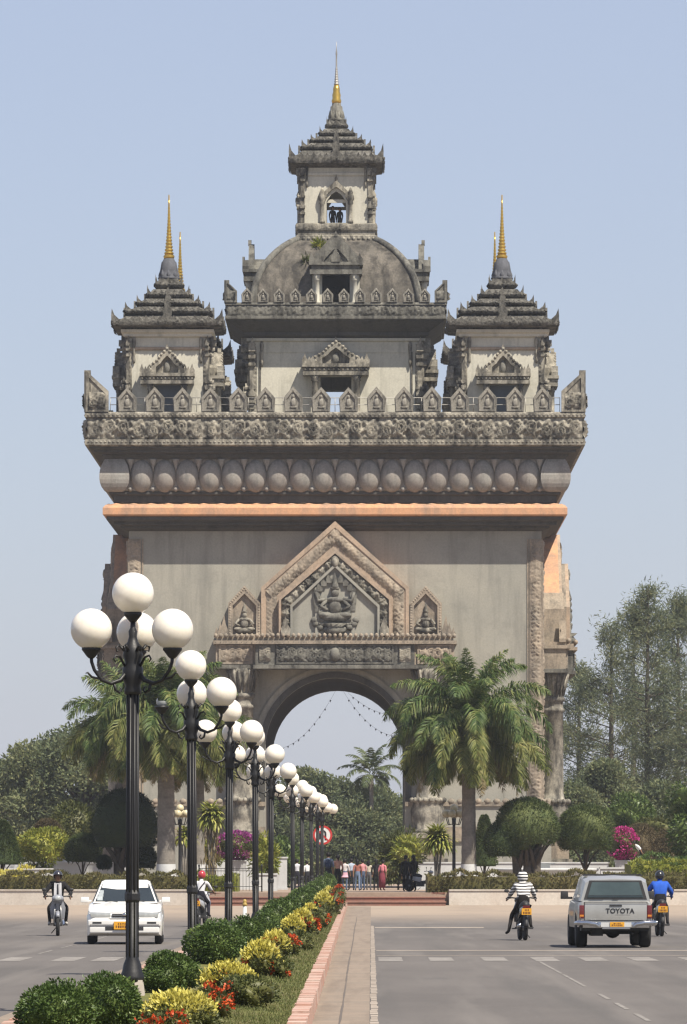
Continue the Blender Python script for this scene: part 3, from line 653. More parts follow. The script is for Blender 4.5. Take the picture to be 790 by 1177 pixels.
def hollow(b, half, z0, z1, ow, oz, t, sill=0, mat=0, arch=0):
    """four walls with a doorway in each"""
    for k in range(4):
        b.push(Matrix.Rotation(k*PI/2, 4, 'Z')); e = 0 if k % 2 == 0 else t
        w = half-e
        b.bx(-w, -ow, -half, -half+t, z0, z1, mat); b.bx(ow, w, -half, -half+t, z0, z1, mat); b.bx(-ow, ow, -half, -half+t, oz, z1, mat)
        if sill: b.bx(-ow, ow, -half, -half+t, z0, z0+sill, mat)
        b.pop()
def tiers(b, L, mat=0, hornk=1.0):
    """stack of flared square eaves (half, z0, z1)"""
    for hw, z0, z1, n in L:
        h = z1-z0; b.lathe([(hw*.74, z0), (hw*.78, z0+h*.1), (hw*.98, z0+h*.22), (hw, z0+h*.36), (hw, z0+h*.6), (hw*.84, z0+h*.74), (hw*.72, z1+.02)], square=True, mat=mat)
        for k in range(4):
            b.push(Matrix.Rotation(k*PI/2, 4, 'Z'))
            relief(b, (-hw*.98, z0+h*.24), (hw*.98, z0+h*.24), h*.42, -hw, .16*hornk, h*.8, res=.065, seed=11)
            b.pop()
        horns(b, hw, z0+h*.52, h*.85*hornk, hw*.13+.08, n, mat)
# ---- the four corner towers
def corner_tower():
    b = MB(); z1 = 4.95; hollow(b, 2.38, 0, z1, .78, 1.75, .35)
    b.lathe([(2.42, 3.75), (2.5, 3.8), (2.5, 3.92), (2.42, 3.95)], square=True, mat=1, cap=False)
    b.lathe([(2.44, 4.5), (2.56, 4.56), (2.56, 4.7), (2.7, 4.8), (2.7, 4.95)], square=True, mat=0)
    b.lathe([(2.5, 0), (2.5, .3), (2.4, .35)], square=True, mat=0, cap=False) if False else None
    tw = b.build('corner_tower', [M['wall_pale'], M['rose_plaster']], mon)
    for s_ in (-1, 1):                                              # hanging carved brackets and little colonnettes at the corners
            b = MB(); b.lathe([(.06, 3.0), (.1, 3.2), (.06, 3.4), (.11, 3.55), (.07, 3.7), (.12, 4.3), (.05, 4.6)], 8, (s_*1.95, -2.46, 0), 0)
            relief(b, (s_*2.2+.13, .2), (s_*2.2+.13, 3.7), .26, -2.39, .08, .5, res=.06, seed=5)
            b.prism([(s_*2.3-.09, 1.0), (s_*2.3+.09, 1.0), (s_*2.3+.09, 4.5), (s_*2.3-.09, 4.5)], -2.44, -2.37)
            for zz, r in ((4.3, .34), (3.95, .26), (3.55, .18), (2.0, .2), (1.7, .28), (1.35, .18)): flame(b, s_*2.3, zz-r*.6, .27, r*1.5, -2.45-r*.7, -2.4, 0, lean=.04); flame(b, s_*2.3, zz-r*.9, .2, r*1.1, -2.5-r*1.0, -2.42, 0, lean=-.04)
            q = b.build('corner_bracket', M['carve'], tw)
            for k in (1, 2, 3): dup(q, tw, rotation_euler=(0, 0, k*PI/2))
    cs = canopy(tw, 2.38, 0, .78, 1.75, .85, [M['carve'], M['grey']], 1.45, .14, 1.55)
    b = MB(); b.bx(-.78, .78, -2.1, -2.06, 0, 1.75); sh = b.build('opening_panel', M['opening_panel'], tw)  # flat blue-grey panel filling the doorway opening
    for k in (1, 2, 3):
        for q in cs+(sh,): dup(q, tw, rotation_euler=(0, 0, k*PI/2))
    b = MB(); tiers(b, [(3.2, 4.95, 5.78, 13), (2.45, 5.78, 6.35, 11), (1.8, 6.35, 6.85, 9), (1.22, 6.85, 7.45, 5), (.76, 7.45, 8.1, 3)])
    for k in range(4):
        b.push(Matrix.Rotation(k*PI/2, 4, 'Z'))
        for hw, z, s_ in ((2.5, 5.75, .9), (1.9, 6.3, .7), (1.3, 6.8, .6)): flame(b, 0, z, .55*s_, .8*s_, -hw-.16, -hw-.04, 0)
        b.pop()
    b.build('tower_roof', M['roofstone'], tw)
    b = MB().push(Matrix.Translation((0, 0, 8.1)) @ Matrix.Diagonal((1, 1, .92, 1)) @ Matrix.Translation((0, 0, -8.5))); b.lathe([(.62, 8.5), (.66, 8.62), (.5, 8.75), (.52, 9.1), (.44, 9.6), (.36, 9.7), (.3, 9.85)], 12)
    for k in range(8): b.lathe([(.10, 8.55), (.12, 8.8), (.0, 9.15)], 6, (.5*math.cos(k*PI/4), .5*math.sin(k*PI/4), 0))
    sb = b.build('spire_base', M['spirebase'], tw)
    pr = [(.25, 9.85), (.3, 10.0), (.2, 10.15)]; z, r = 10.15, .23
    while r > .05:
        pr += [(r, z), (r*1.12, z+.07), (r*.72, z+.16)]; z += .21; r *= .9
    pr += [(.045, z), (.03, z+.7), (.012, 13.2)]
    b = MB().push(Matrix.Translation((0, 0, 9.34)) @ Matrix.Diagonal((1.12, 1.12, .90, 1)) @ Matrix.Translation((0, 0, -9.85))); b.lathe(pr, 10); b.build('gilded_spire', M['gold'], tw)
    return tw
tw = corner_tower()
for i, (sx, sy) in enumerate(((-1, -1), (1, -1), (-1, 1), (1, 1))):
    o = tw if i == 0 else dup(tw, mon)
    o.location = (sx*9.75, sy*9.75, 28.1-PZ)
# ---- central tower with its own parapet
b = MB().push(Matrix.Translation((0, 0, 28.1))); hollow(b, 5.12, 0, 5.0, .92, 2.85, .5); b.pop()
b.lathe([(5.16, 32.35), (5.16, 33.0), (5.3, 33.05), (5.3, 33.2)], square=True)
b2 = MB().push(Matrix.Translation((0, 0, -PZ))); b2.add(np.concatenate(b.v), b.f, 0)
ct = b2.build('central_tower', M['wall_pale'], mon)
for s_ in (-1, 1):
        b = MZ(); relief(b, (s_*4.86+.16, 28.2), (s_*4.86+.16, 32.9), .32, -5.13, .1, .5, res=.06, seed=5); b.bx(s_*4.5-.05, s_*4.5+.05, -5.2, -5.1, 28.1, 32.4)
        b.prism([(s_*4.98-.14, 29.0), (s_*4.98+.14, 29.0), (s_*4.98+.14, 33.0), (s_*4.98-.14, 33.0)], -5.24, -5.1)
        for zz, r in ((32.7, .5), (32.2, .36), (31.7, .22), (30.3, .22), (29.95, .36), (29.5, .22)): flame(b, s_*4.98, zz-r*.6, .4, r*1.7, -5.2-r*.85, -5.12, 0, lean=.04)
        b.lathe([(.05, 31.5), (.1, 31.8), (.07, 32.1), (.12, 32.8), (.06, 33.0)], 8, (s_*4.4, -5.25, 0))
        q = b.build('corner_bracket', M['carve'], ct)
        for k in (1, 2, 3): dup(q, ct, rotation_euler=(0, 0, k*PI/2))
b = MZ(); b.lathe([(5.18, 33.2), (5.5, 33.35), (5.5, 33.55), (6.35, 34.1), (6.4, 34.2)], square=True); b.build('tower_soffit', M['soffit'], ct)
def par2(b):
    for k in range(4):
        b.push(Matrix.Rotation(k*PI/2, 4, 'Z')); relief(b, (-6.4, 34.42), (6.4, 34.42), .62, -6.46, .14, 1.0, res=.065, seed=k+20)
        b.pop()
sq([(6.42, 34.2), (6.55, 34.24), (6.55, 34.4), (6.45, 34.42), (6.45, 35.04), (6.55, 35.07), (6.5, 35.2)], 'tower_parapet', M['grey'], ct, extra=par2)
mq = merlon_mesh(.66, .86, .2).build('merlon', M['merlonstone'], ct)
merlon_row(mq, 12, .955, 6.4, 35.2-PZ, (0, 1, 3), ct, True)
acroterion(6.52, 35.2, .68, 1.32, .68, .22, 'corner_acroterion', ct, M['grey'])
cs = canopy(ct, 5.12, 28.1-PZ, .92, 2.85, .95, [M['carve'], M['grey']], 1.35, .2, 1.95, 1.1)
for k in (1, 2, 3):
    for q in cs: dup(q, ct, rotation_euler=(0, 0, k*PI/2))
# ---- cloister dome with hip ribs
b = MZ(); pr = []; da, db = 4.95, 4.75
for t in np.linspace(0, 1, 15):
    zz = t*4.25; pr.append((da*math.sqrt(1-(zz/db)**2)+.0, 35.2+zz))
b.lathe(pr, square=True); dm = b.build('dome', M['dome'], mon)
for p in dm.data.polygons: p.use_smooth = False
for k in range(4):
    b = MZ(); a = PI/4+k*PI/2; pts = [(r*math.sqrt(2)*math.cos(a), r*math.sqrt(2)*math.sin(a), z) for r, z in pr]; b.tube(pts, .21, 8); b.build('hip_rib', M['grey'], dm)
def dormer():
    b = MB().push(Matrix.Translation((0, -.82, 0))); zb = 35.2-PZ
    b.bx(-1.55, 1.55, -4.75, -3.3, zb+1.78, zb+2.05); b.bx(-1.45, 1.45, -4.65, -3.0, zb+2.05, zb+2.32); b.bx(-1.6, 1.6, -4.8, -3.0, zb+2.32, zb+2.5)
    b.bx(-1.4, -.82, -4.15, -2.9, zb, zb+1.78, 1); b.bx(.82, 1.4, -4.15, -2.9, zb, zb+1.78, 1)
    P = [(-1.5, zb+2.5), (1.5, zb+2.5), (1.25, zb+2.95), (.35, zb+3.95), (0, zb+4.15), (-.35, zb+3.95), (-1.25, zb+2.95)]; I = [(x*.5, zb+2.52+(z-zb-2.5)*.5) for x, z in P]
    b.prism(P, -4.32, -4.12); b.ring(P, I, -4.46, -4.32); b.prism([(x*.62, zb+2.5+(z-zb-2.5)*.45) for x, z in P], -4.12, -1.6); flame(b, 0, zb+2.5, .5, .9, -4.85, -4.7)
    b.ball((0, -4.35, zb+2.85), (.2, .15, .35), 2, 1); flame(b, 0, zb+4.05, .2, .35, -4.5, -4.3)
    for s_ in (-1, 1): flame(b, s_*1.42, zb+2.5, .32, .55, -4.75, -4.4); flame(b, s_*1.1, zb+2.5, .25, .4, -4.75, -4.5)
    d = b.build('dormer', [M['grey'], M['wall_pale']], dm)
    for s_ in (-1, 1): b = MB().push(Matrix.Translation((0, -.82, 0))); b.lathe([(.2, 0), (.2, .15), (.15, .2), (.14, 1.4), (.2, 1.45), (.17, 1.55), (.26, 1.78)], 12, (s_*1.12, -4.45, zb)); b.build('dormer_column', M['wall_pale'], dm)
    b = MB(); b.bx(-.815, .815, -4.99, -4.6, zb, zb+1.77); b.build('doorway_shade_panel', M['door_shade'], dm)  # solid panel, the darkness of an opening painted on
b4 = set(dm.children); dormer(); nd = [o for o in dm.children if o not in b4]
for k in (1, 2, 3):
    for q in nd: dup(q, dm, rotation_euler=(0, 0, k*PI/2))
# ---- upper tower
b = MZ(); hollow(b, 2.12, 39.4, 43.7, .58, 42.3, .3, sill=1.0)
for k in range(4):                                                  # pointed head of each window
    b.push(Matrix.Rotation(k*PI/2, 4, 'Z'))
    for s_ in (-1, 1):
        P = [(s_*.58, 41.7), (s_*.58, 42.3), (0, 42.3), (s_*.3, 42.1)]; P = P if s_ < 0 else P[::-1]; b.prism(P, -2.12+.004, -1.83)
    b.bx(-.58, .58, -1.95, -1.85, 41.62, 41.82)
    b.pop()
b.lathe([(2.15, 43.2), (2.2, 43.25), (2.2, 43.4), (2.15, 43.42)], square=True, cap=False)
ut = b.build('upper_tower', M['wall_pale'], mon)
b = MZ(); b.lathe([(2.35, 39.2), (2.42, 39.25), (2.42, 39.6), (2.32, 39.65), (2.32, 39.85), (2.42, 39.95), (2.42, 40.3), (2.3, 40.35), (2.14, 40.38)], square=True, cap=False)
for k in range(4):
    b.push(Matrix.Rotation(k*PI/2, 4, 'Z'))
    relief(b, (-2.4, 39.96), (2.4, 39.96), .34, -2.42, .08, .6, res=.06, seed=3)
    for i in range(16): b.ball((-2.25+i*.3, -2.42, 39.42), (.12, .1, .14), 1)
    for s_ in (-1, 1):
        b.prism([(s_*2.02-.12, 40.4), (s_*2.02+.12, 40.4), (s_*2.02+.12, 43.6), (s_*2.02-.12, 43.6)], -2.2, -2.1)
        for zz, r in ((43.4, .28), (43.0, .2), (42.0, .16), (41.4, .24), (41.0, .16)): flame(b, s_*2.02, zz-r*.6, .3, r*1.7, -2.18-r*.8, -2.12, 0, lean=.03)
        b.lathe([(.04, 42.5), (.08, 42.8), (.05, 43.0), (.09, 43.6), (.05, 43.9)], 8, (s_*1.75, -2.2, 0))
        b.lathe([(.17, 40.35), (.17, 40.5), (.11, 40.55), (.11, 41.45), (.18, 41.55), (.15, 41.65), (.23, 41.8), (.22, 42.0), (.13, 42.1), (.16, 42.2), (.03, 42.5)], 10, (s_*.85, -2.25, 0))
    A = [(-.75, 41.9), (-.72, 42.25), (-.35, 42.62), (0, 42.95), (.35, 42.62), (.72, 42.25), (.75, 41.9)]; I = [(-.56, 41.9), (-.55, 42.1), (-.28, 42.35), (0, 42.55), (.28, 42.35), (.55, 42.1), (.56, 41.9)]
    b.ring(A, I, -2.3, -2.1, 0, False); flame(b, 0, 42.9, .16, .4, -2.3, -2.12)
    b.pop()
b.build('carved_base_course', M['carve'], ut)
b = MZ(); tiers(b, [(2.8, 43.65, 44.73, 12), (2.06, 44.73, 45.26, 10), (1.52, 45.26, 45.68, 8), (1.0, 45.68, 46.2, 5), (.58, 46.2, 46.8, 3)], 0, .9)
for k in range(4):
    b.push(Matrix.Rotation(k*PI/2, 4, 'Z'))
    for hw, z, s_ in ((2.15, 44.7, .75), (1.6, 45.2, .6), (1.1, 45.65, .5)): flame(b, 0, z, .55*s_, .8*s_, -hw-.16, -hw-.04, 0)
    b.pop()
b.build('tower_roof', M['roofstone'], ut)
UP = Matrix.Translation((0, 0, -.46))
b = MZ().push(UP); b.lathe([(.5, 47.2), (.55, 47.3), (.4, 47.45), (.36, 48.1), (.28, 48.15), (.26, 48.3)], 12)
for k in range(8): b.lathe([(.08, 47.2), (.1, 47.5), (0, 47.9)], 6, (.4*math.cos(k*PI/4), .4*math.sin(k*PI/4), 0))
b.build('spire_base', M['grey'], ut)
b = MZ().push(UP); b.lathe([(.26, 48.3), (.3, 48.45), (.24, 48.6), (.26, 48.8), (.2, 49.0), (.21, 49.15), (.15, 49.4)], 12); b.build('gilded_spire', M['gold'], ut)
b = MZ().push(UP); pr = []; z, r = 49.4, .17
while z < 50.3: pr += [(r*.7, z), (r, z+.05), (r*.7, z+.13)]; z += .15; r *= .88
pr += [(.05, z), (.04, 51.2), (.06, 51.25), (.02, 51.6), (.015, 52.0)]
b.lathe(pr, 8); b.build('spire_tip', M['silver'], ut)
# weeds growing on the dome
def weed(name, lab, loc, n, L, mat):
    b = MB(); D = unit(n); D[:, 2] = np.abs(D[:, 2])+.25; D[:, 1] -= .3; P = RNG.normal(size=(n, 3))*.12
    V, Q = leafquads(P+D*.1, D, unit(n), L*RNG.uniform(.6, 1.2, n), .09); b.add(V, Q); o = b.build(name, mat, loc=loc); return tag(o, lab, 'plant')
weed('weed', 'yellow-green weed sprouting on the dome below the upper tower', (XC-.95-.1, YC-3.05, 38.85), 160, .42, M['l_lime'])
weed('weed', 'olive weed growing beside the left end of the dome dormer gable', (XC-1.75, YC-3.95, 37.75), 120, .4, M['l_olive'])
# ------------------------------------------------------------------ street lamps
def street_lamp():
    t = thing('street_lamp', '', 'street lamp', group='globe lamps along the median')
    b = MB(); b.box((0, 0, -.10), (.30, .30, .24), 0, (.8, .8)); pb = b.build('footing', M['whitewash'], t)
    b = MB(); b.lathe([(.14, 0), (.14, .06), (.115, .12), (.10, .2), (.075, .26), (.075, .9)], 12)
    b.lathe([(.075, .9), (.088, .93), (.088, 1.0), (.072, 1.04), (.068, 3.28)], 8, smooth=False)
    for k in range(8): b.tube([(.066*math.cos(k*PI/4+.39), .066*math.sin(k*PI/4+.39), .28), (.062*math.cos(k*PI/4+.39), .062*math.sin(k*PI/4+.39), 3.26)], .014, 5)
    b.lathe([(.09, 3.26), (.10, 3.3), (.085, 3.36), (.11, 3.42), (.12, 3.55), (.09, 3.62), (.115, 3.7), (.10, 3.8), (.06, 3.86), (.045, 3.92), (.05, 3.98), (.03, 4.02), (.028, 4.1)], 12)
    for k in range(6):
        a = k*PI/3; c, s_ = math.cos(a), math.sin(a)
        b.tube([(.09*c, .09*s_, 3.75), (.15*c, .15*s_, 3.82), (.19*c, .19*s_, 3.80), (.18*c, .18*s_, 3.75), (.155*c, .155*s_, 3.765)], [.02, .017, .014, .011, .008], 5)
    b.build('post', M['iron'], t)
    b = MB(); b.lathe([(.03, 4.08), (.05, 4.1), (.10, 4.16), (.105, 4.19), (.09, 4.2)], 14); b.build('globe_cup', M['iron'], t)
    b = MB(); b.ball((0, 0, 4.41), .237, 4); b.build('globe', M['globe'], t)
    for a in (PI/2-.05, -PI/6, -PI*5/6):
        c, s_ = math.cos(a), math.sin(a)
        q = lambda r, z: (r*c, r*s_, z)
        b = MB(); b.tube([q(.07, 3.52), q(.16, 3.42), q(.28, 3.38), q(.40, 3.42), q(.49, 3.53), q(.525, 3.62), q(.53, 3.69)], [.028, .026, .023, .021, .02, .02, .022], 7)
        b.tube([q(.42, 3.43), q(.52, 3.45), q(.575, 3.50), q(.60, 3.49)], [.014, .015, .012, .006], 5)
        b.tube([q(.24, 3.39), q(.22, 3.31), q(.17, 3.28), q(.14, 3.31), q(.165, 3.345)], [.018, .017, .014, .012, .008], 5)
        b.tube([q(.10, 3.58), q(.16, 3.68), q(.22, 3.70), q(.245, 3.66), q(.22, 3.63)], [.016, .016, .013, .011, .008], 5)
        b.lathe([(.028, 3.66), (.05, 3.68), (.095, 3.74), (.108, 3.755), (.108, 3.785), (.085, 3.79)], 14, q(.53, 0)); b.build('lamp_arm', M['iron'], t)
        b = MB(); b.ball(q(.53, 3.99), .235, 4); b.build('globe', M['globe'], t)
    return t
lamp = street_lamp()
LP = [(152, 65), (221.5, 88), (262.5, 113), (294, 135), (311, 158), (337, 197), (347, 215), (358.5, 230), (365, 250), (370, 262-6)]
LL = ['nearest and tallest black lamp post, four white globes, foot beside the big shrubs',
      'second black lamp post from the camera, its left globe broken off',
      'third black lamp post from the camera, behind the lamp with the broken left globe', 'fourth black globe lamp post from the camera, before the left arch column',
      'fifth black globe lamp post, standing in front of the dark edge of the arch', 'sixth black lamp post, first after the wide gap in the row',
      'seventh black lamp post, second after the wide gap in the row', 'eighth black lamp post, first left of the round no-turn sign',
      'ninth black lamp post, thin in front of the round no-turn sign', 'farthest black lamp post, last of the row by the median end']
for i, (px, Y) in enumerate(LP):
    o = lamp if i == 0 else dup(lamp); o.location = (wx(px, Y), Y, .38); o['label'] = LL[i]; o.rotation_euler = ([.0, .004, -.006, .008, -.004, .006, -.008, .004, .006, -.005][i], [.002, -.006, .007, -.004, .008, -.007, .005, -.008, .004, .006][i], [0, .06, -.08, .05, 0, .1, -.06, .04, -.1, .05][i])
    if i == 1:                                                      # the left globe of this one is gone, a chipped stub remains
        g = min((ch for ch in o.children if ch.name.startswith('globe') and 'cup' not in ch.name), key=lambda c: np.mean([v.co.x for v in c.data.vertices]))
        bpy.data.objects.remove(g); b = MB(); c = (.53*math.cos(-PI*5/6), .53*math.sin(-PI*5/6), 3.86); V, Fc = ICO[2]
        keep = [f for f in Fc if np.mean([V[k][2]+.35*V[k][0] for k in f]) < .0]; b.add(V*(.09, .09, .10)+np.array(c), keep, 0, True); b.build('broken_globe', M['clearglass'], o)
# cluster lamps of yellowed globes on the plaza
def cluster_lamp(px, pz, Y, lab):
    t = thing('cluster_lamp', lab, 'street lamp', (wx(px, Y), Y, PZ), 0, 'cluster lamps on the plaza'); h = wz(pz, Y)-PZ
    b = MB(); b.lathe([(.16, 0), (.16, .15), (.09, .25), (.07, h-.5), (.1, h-.45), (.04, h-.2)], 10)
    G = [(0, 0, h+.25)]+[(.42*math.cos(a), .42*math.sin(a), h-.02) for a in np.arange(0, 6)*PI/3+.3]
    for g in G: b.tube([(0, 0, h-.5), (g[0]*.7, g[1]*.7, h-.55), (g[0], g[1], g[2]-.15)], .025, 6)
    b.build('post', M['iron'], t)
    for g in G: b = MB(); b.ball(g, .19, 3); b.build('globe', M['yellowglobe'], t)
cluster_lamp(522, 935, 276, 'grey cluster lamp of yellowed globes beside the right palm trunk')
cluster_lamp(207, 935, 277, 'dim cluster lamp of yellowed globes behind the left palm trunk')
# ------------------------------------------------------------------ vegetation
def leafball(mb, c, r, n, L, Wd, mat=0, core=.9, cmat=0, up=.15, bumpy=.12, seed=0, zmin=-1, sub=3):
    rg = np.random.default_rng(seed+int(c[0]*10)+1); ph = rg.uniform(0, 6.28, 6); k = rg.uniform(2, 5, (6, 3))
    dis = lambda V: 1+bumpy*sum(np.sin(V@k[i]+ph[i]) for i in range(6))/3
    r = np.array(r); V, Fc = ICO[sub]; Vc = V*dis(V)[:, None]; Vc[:, 2] = np.maximum(Vc[:, 2], zmin)
    if core: mb.add(Vc*r*core+np.array(c), Fc, cmat, True)
    U = unit(n); U[:, 2] = np.where(U[:, 2] < zmin, np.abs(U[:, 2]), U[:, 2]); P = U*dis(U)[:, None]*RNG.uniform(.86, 1.0, n)[:, None]
    P = P*r+np.array(c); D = U+unit(n)*.75; D[:, 2] += up
    V, Q = leafquads(P, D, unit(n), L*RNG.uniform(.6, 1.25, n), Wd*RNG.uniform(.7, 1.2, n), .08); mb.add(V, Q, mat)
# clipped round shrubs down the middle of the median
SH = [(64, 100, 1130, 1192, 'nearest round green shrub, at the bottom left corner'), (124, 84, 1118, 1184, 'round green shrub just left of the nearest lamp foot'),
      (195, 72, 1093, 1142, 'round green shrub just right of the nearest lamp foot'), (246, 72, 1059, 1108, 'big round green shrub beside the foot of the second lamp'),
      (284, 40, 1053, 1088, 'small round green shrub at the foot of the third lamp'), (317, 38, 1034, 1068, 'round green shrub right of the fourth lamp foot'), (305, 32, 1046, 1076, 'small lower shrub touching the shrub by the fourth lamp'),
      (346, 34, 1021, 1046, 'round green shrub in front of the sixth lamp foot'), (331, 30, 1030, 1056, 'small shrub between the fifth and sixth lamps'),
      (362, 26, 1013, 1036, 'round green shrub below the eighth lamp'), (353, 24, 1018, 1042, 'green shrub just in front of the seventh lamp foot'),
      (377, 22, 1003, 1030, 'farthest round green shrub at the end of the median'), (369, 22, 1008, 1033, 'green shrub next to the far end of the shrub row')]
for px, wpx, yt, yb, lab in SH:
    zs = .24
    for _ in range(4): Y = (EYE-zs)*F/(yb-VY); x = wx(px, Y); zs = med_z(x, Y)
    r = wpx/2*Y/F*.92; h = (wz(yt, Y)-zs)*.93
    b = MB(); q = 1 if Y < 80 else 1.4 if Y < 130 else 2; n = int(5200*(r/.4)**2/q**1.9)
    leafball(b, (0, 0, h*.48), (r*1.0, r*1.0, h*.55), n, .036*q, .022*q, core=.86, seed=px, bumpy=.13)
    leafball(b, (.12*r, -.1, h*.52), (r*.84, r*.84, h*.5), n//2, .038*q, .024*q, core=0, seed=px+3, bumpy=.26)
    tag(b.build('round_shrub', M['l_bush'], loc=(x, Y, zs)), lab, 'shrub', 'clipped shrubs along the median')
# golden and red flowering edging: (px centre, px width, px of its top, px of its foot, kind)
FL = [(207, 82, 1138, 1186, 'y'), (262, 66, 1104, 1153, 'y'), (300, 42, 1081, 1122, 'y'), (317, 32, 1070, 1102, 'y'), (337, 27, 1052, 1084, 'y'), (347, 24, 1045, 1073, 'y'), (357, 16, 1039, 1062, 'y'), (372, 22, 1024, 1053, 'y'), (378, 18, 1019, 1044, 'y'),
      (190, 60, 1160, 1196, 'r'), (243, 42, 1127, 1172, 'r'), (283, 60, 1112, 1158, 'g'), (306, 30, 1084, 1112, 'r'), (318, 34, 1096, 1124, 'g'), (333, 22, 1072, 1098, 'r'), (346, 26, 1066, 1092, 'g'), (358, 20, 1050, 1074, 'r'), (367, 24, 1040, 1066, 'g'), (384, 18, 1018, 1050, 'r'), (390, 14, 1012, 1042, 'r')]
words = ['nearest', 'second nearest', 'third nearest', 'fourth nearest', 'fifth nearest', 'sixth nearest', 'seventh nearest', 'eighth nearest', 'ninth nearest', 'tenth nearest', 'eleventh nearest']
cnt = {'y': 0, 'r': 0, 'g': 0}; SAY = {'y': 'golden-leaved clump in the flower edging of the median', 'r': 'clump of orange-red flowers in the median edging', 'g': 'olive-green clump dotted with red flowers beside the median grass'}
for px, wpx, yt, yb, kd in sorted(FL, key=lambda q: -q[3]):
    zs = .24
    for _ in range(4): Y = (EYE-zs)*F/(yb-VY); x = wx(px, Y); zs = med_z(x, Y)
    r = wpx/2*Y/F; h = (wz(yt, Y)-zs)*.84; z = zs; ry = max(r*1.3, .34)
    b = MB(); q = 1 if Y < 75 else 1.4 if Y < 110 else 2.0; n = int(2600*(r/.4)/q**1.5)
    leafball(b, (0, 0, h*.42), (r, ry, h*.52), n, .040*q, .024*q, 0, core=.85, seed=px, bumpy=.22)
    if kd == 'y':
        m = int(2400*(r/.4)/q**1.5); u = unit(m); u[:, 2] = np.abs(u[:, 2])*1.1; u = u[u[:, 2] > .22+.22*np.sin(np.arctan2(u[:, 1], u[:, 0])*5+px)]; m = len(u)
        P = u*np.array((r*.96, ry, h*.60))*RNG.uniform(.80, 1.08, m)[:, None]+np.array((0, 0, h*.42)); P += RNG.normal(size=P.shape)*.014
        D = u+unit(m)*.8; D[:, 2] += .5; V, Q = leafquads(P, D, unit(m), .046*q*RNG.uniform(.6, 1.3, m), .028*q, .1); b.add(V, Q, 1)
    k_ = {'y': 3, 'r': 9, 'g': 2}[kd]
    for k in range(k_):
        u = unit(1)[0]; u[2] = abs(u[2])*.9+.05 if kd == 'r' else u[2]*.4; u[1] = -abs(u[1]); c = u/np.linalg.norm(u)*np.array((r, ry, h*.56))+np.array((0, 0, h*.40)); m = int(34/q)
        P = c+RNG.normal(size=(m, 3))*.020*q**.5; V, Q = leafquads(P, unit(m)+u, unit(m), .032*q, .027*q); b.add(V, Q, 2)
    lab = f"{words[cnt[kd]]} {SAY[kd]}"; cnt[kd] += 1
    tag(b.build('golden_bush' if kd == 'y' else 'flower_bush', [M['l_olive'], M['l_yellow'], M['l_red']], loc=(x, Y, z)), lab, 'bush', 'flowering edging of the median')
# median grass blades
n = 42000; Yg = 49+RNG.power(.55, n)**1.6*150; u = RNG.uniform(.55, 1, n); xa = np.array([lx(y)+.19 for y in Yg]); xb = np.array([kx(y)-.19 for y in Yg]); Xg = xa+(xb-xa)*u
Zg = .17+(.05+.24*np.clip((Yg-60)/190, 0, 1))*np.minimum(1, np.minimum(4.2*u, 4.2*(1-u)))-.005
D = RNG.normal(size=(n, 3))*.35; D[:, 2] = 1; b = MB(); V, Q = leafquads(np.stack([Xg, Yg, Zg], 1), D, unit(n)*(1, 1, .1), RNG.uniform(.02, .055, n)*(1+.006*(Yg-50)), .008*(1+.012*(Yg-50)), .1); b.add(V, Q)
M['l_grass'] = leafmat('grass_blade', (.085, .115, .03), (.15, .165, .05), (.26, .22, .11), .2, 1.2, .6)
g = b.build('grass', M['l_grass']); g['kind'] = 'stuff'
# clipped trees and bushes on the island
def trunk(b, pts, rad, mat): b.tube(pts, rad, 9, mat)
def topiary(name, px, w, yt, yb, Y, mat, lab, cat='topiary', n=5000, base=1008, tr=.16, L=.17, Wd=.038, shape='dome', lobes=None, trunks=1, grp='clipped trees round the monument', bumpy=.05):
    s_ = F/Y; X = wx(px, Y); r = w/2/s_; z1, z0 = wz(yt, Y), wz(yb, Y); zb = PZ
    t = thing(name, lab, cat, (X, Y, zb), 0, grp); b = MB(); h = z1-z0
    if shape == 'dome': leafball(b, (0, 0, z0-zb+h*.38), (r, r*.95, h*.62), n, L, Wd, core=.95, bumpy=bumpy, zmin=-.6, seed=px, sub=4)
    elif shape == 'cone':
        m = n; tt = RNG.uniform(0, 1, m)**.75; a = RNG.uniform(0, 2*PI, m); prof = lambda t: r*np.sqrt(np.clip(1-t, 0, 1))*(1-.15*t)
        P = np.stack([prof(tt)*np.cos(a), prof(tt)*np.sin(a), z0-zb+tt*h], 1); D = np.stack([np.cos(a), np.sin(a), .5+0*a], 1)+unit(m)*.6; V, Q = leafquads(P, D, unit(m), L, Wd, .05); b.add(V, Q)
        b.lathe([(prof(x)*.96, z0-zb+x*h) for x in np.linspace(0, .995, 14)], 24)
    else: leafball(b, (0, 0, z0-zb+h*.5), (r, r*.95, h*.52), n, L, Wd, core=.85, bumpy=bumpy*2.5, seed=px, sub=4)
    for (dx, dz, rr_, hh) in (lobes or []): leafball(b, (dx, -.2, dz), (rr_, rr_, hh), n//3, L, Wd, core=.95, bumpy=.05, seed=px+int(dx*7), zmin=-.7, sub=3)
    b.build('crown', mat, t)
    if z0-zb > .25:
        b = MB()
        for k in range(trunks):
            dx = (k-(trunks-1)/2)*tr*1.6; ph = k*2.1
            b.tube([(dx, 0, -.05), (dx*1.1, 0, .25*(z0-zb)), (dx*1.3+.05*math.sin(ph), .03, .6*(z0-zb)), (dx*1.6, 0, z0-zb+.25*h)], [tr*1.15, tr, tr*.85, tr*.55], 9)
            for a in np.arange(5)*1.256+ph: b.tube([(dx, 0, .5*(z0-zb)), (dx+r*.28*math.cos(a), r*.28*math.sin(a), .88*(z0-zb)), (dx+r*.62*math.cos(a), r*.62*math.sin(a), z0-zb+.12*h)], [tr*.5, tr*.36, tr*.16], 6)
        b.build('trunk', M['bark'], t)
    return t
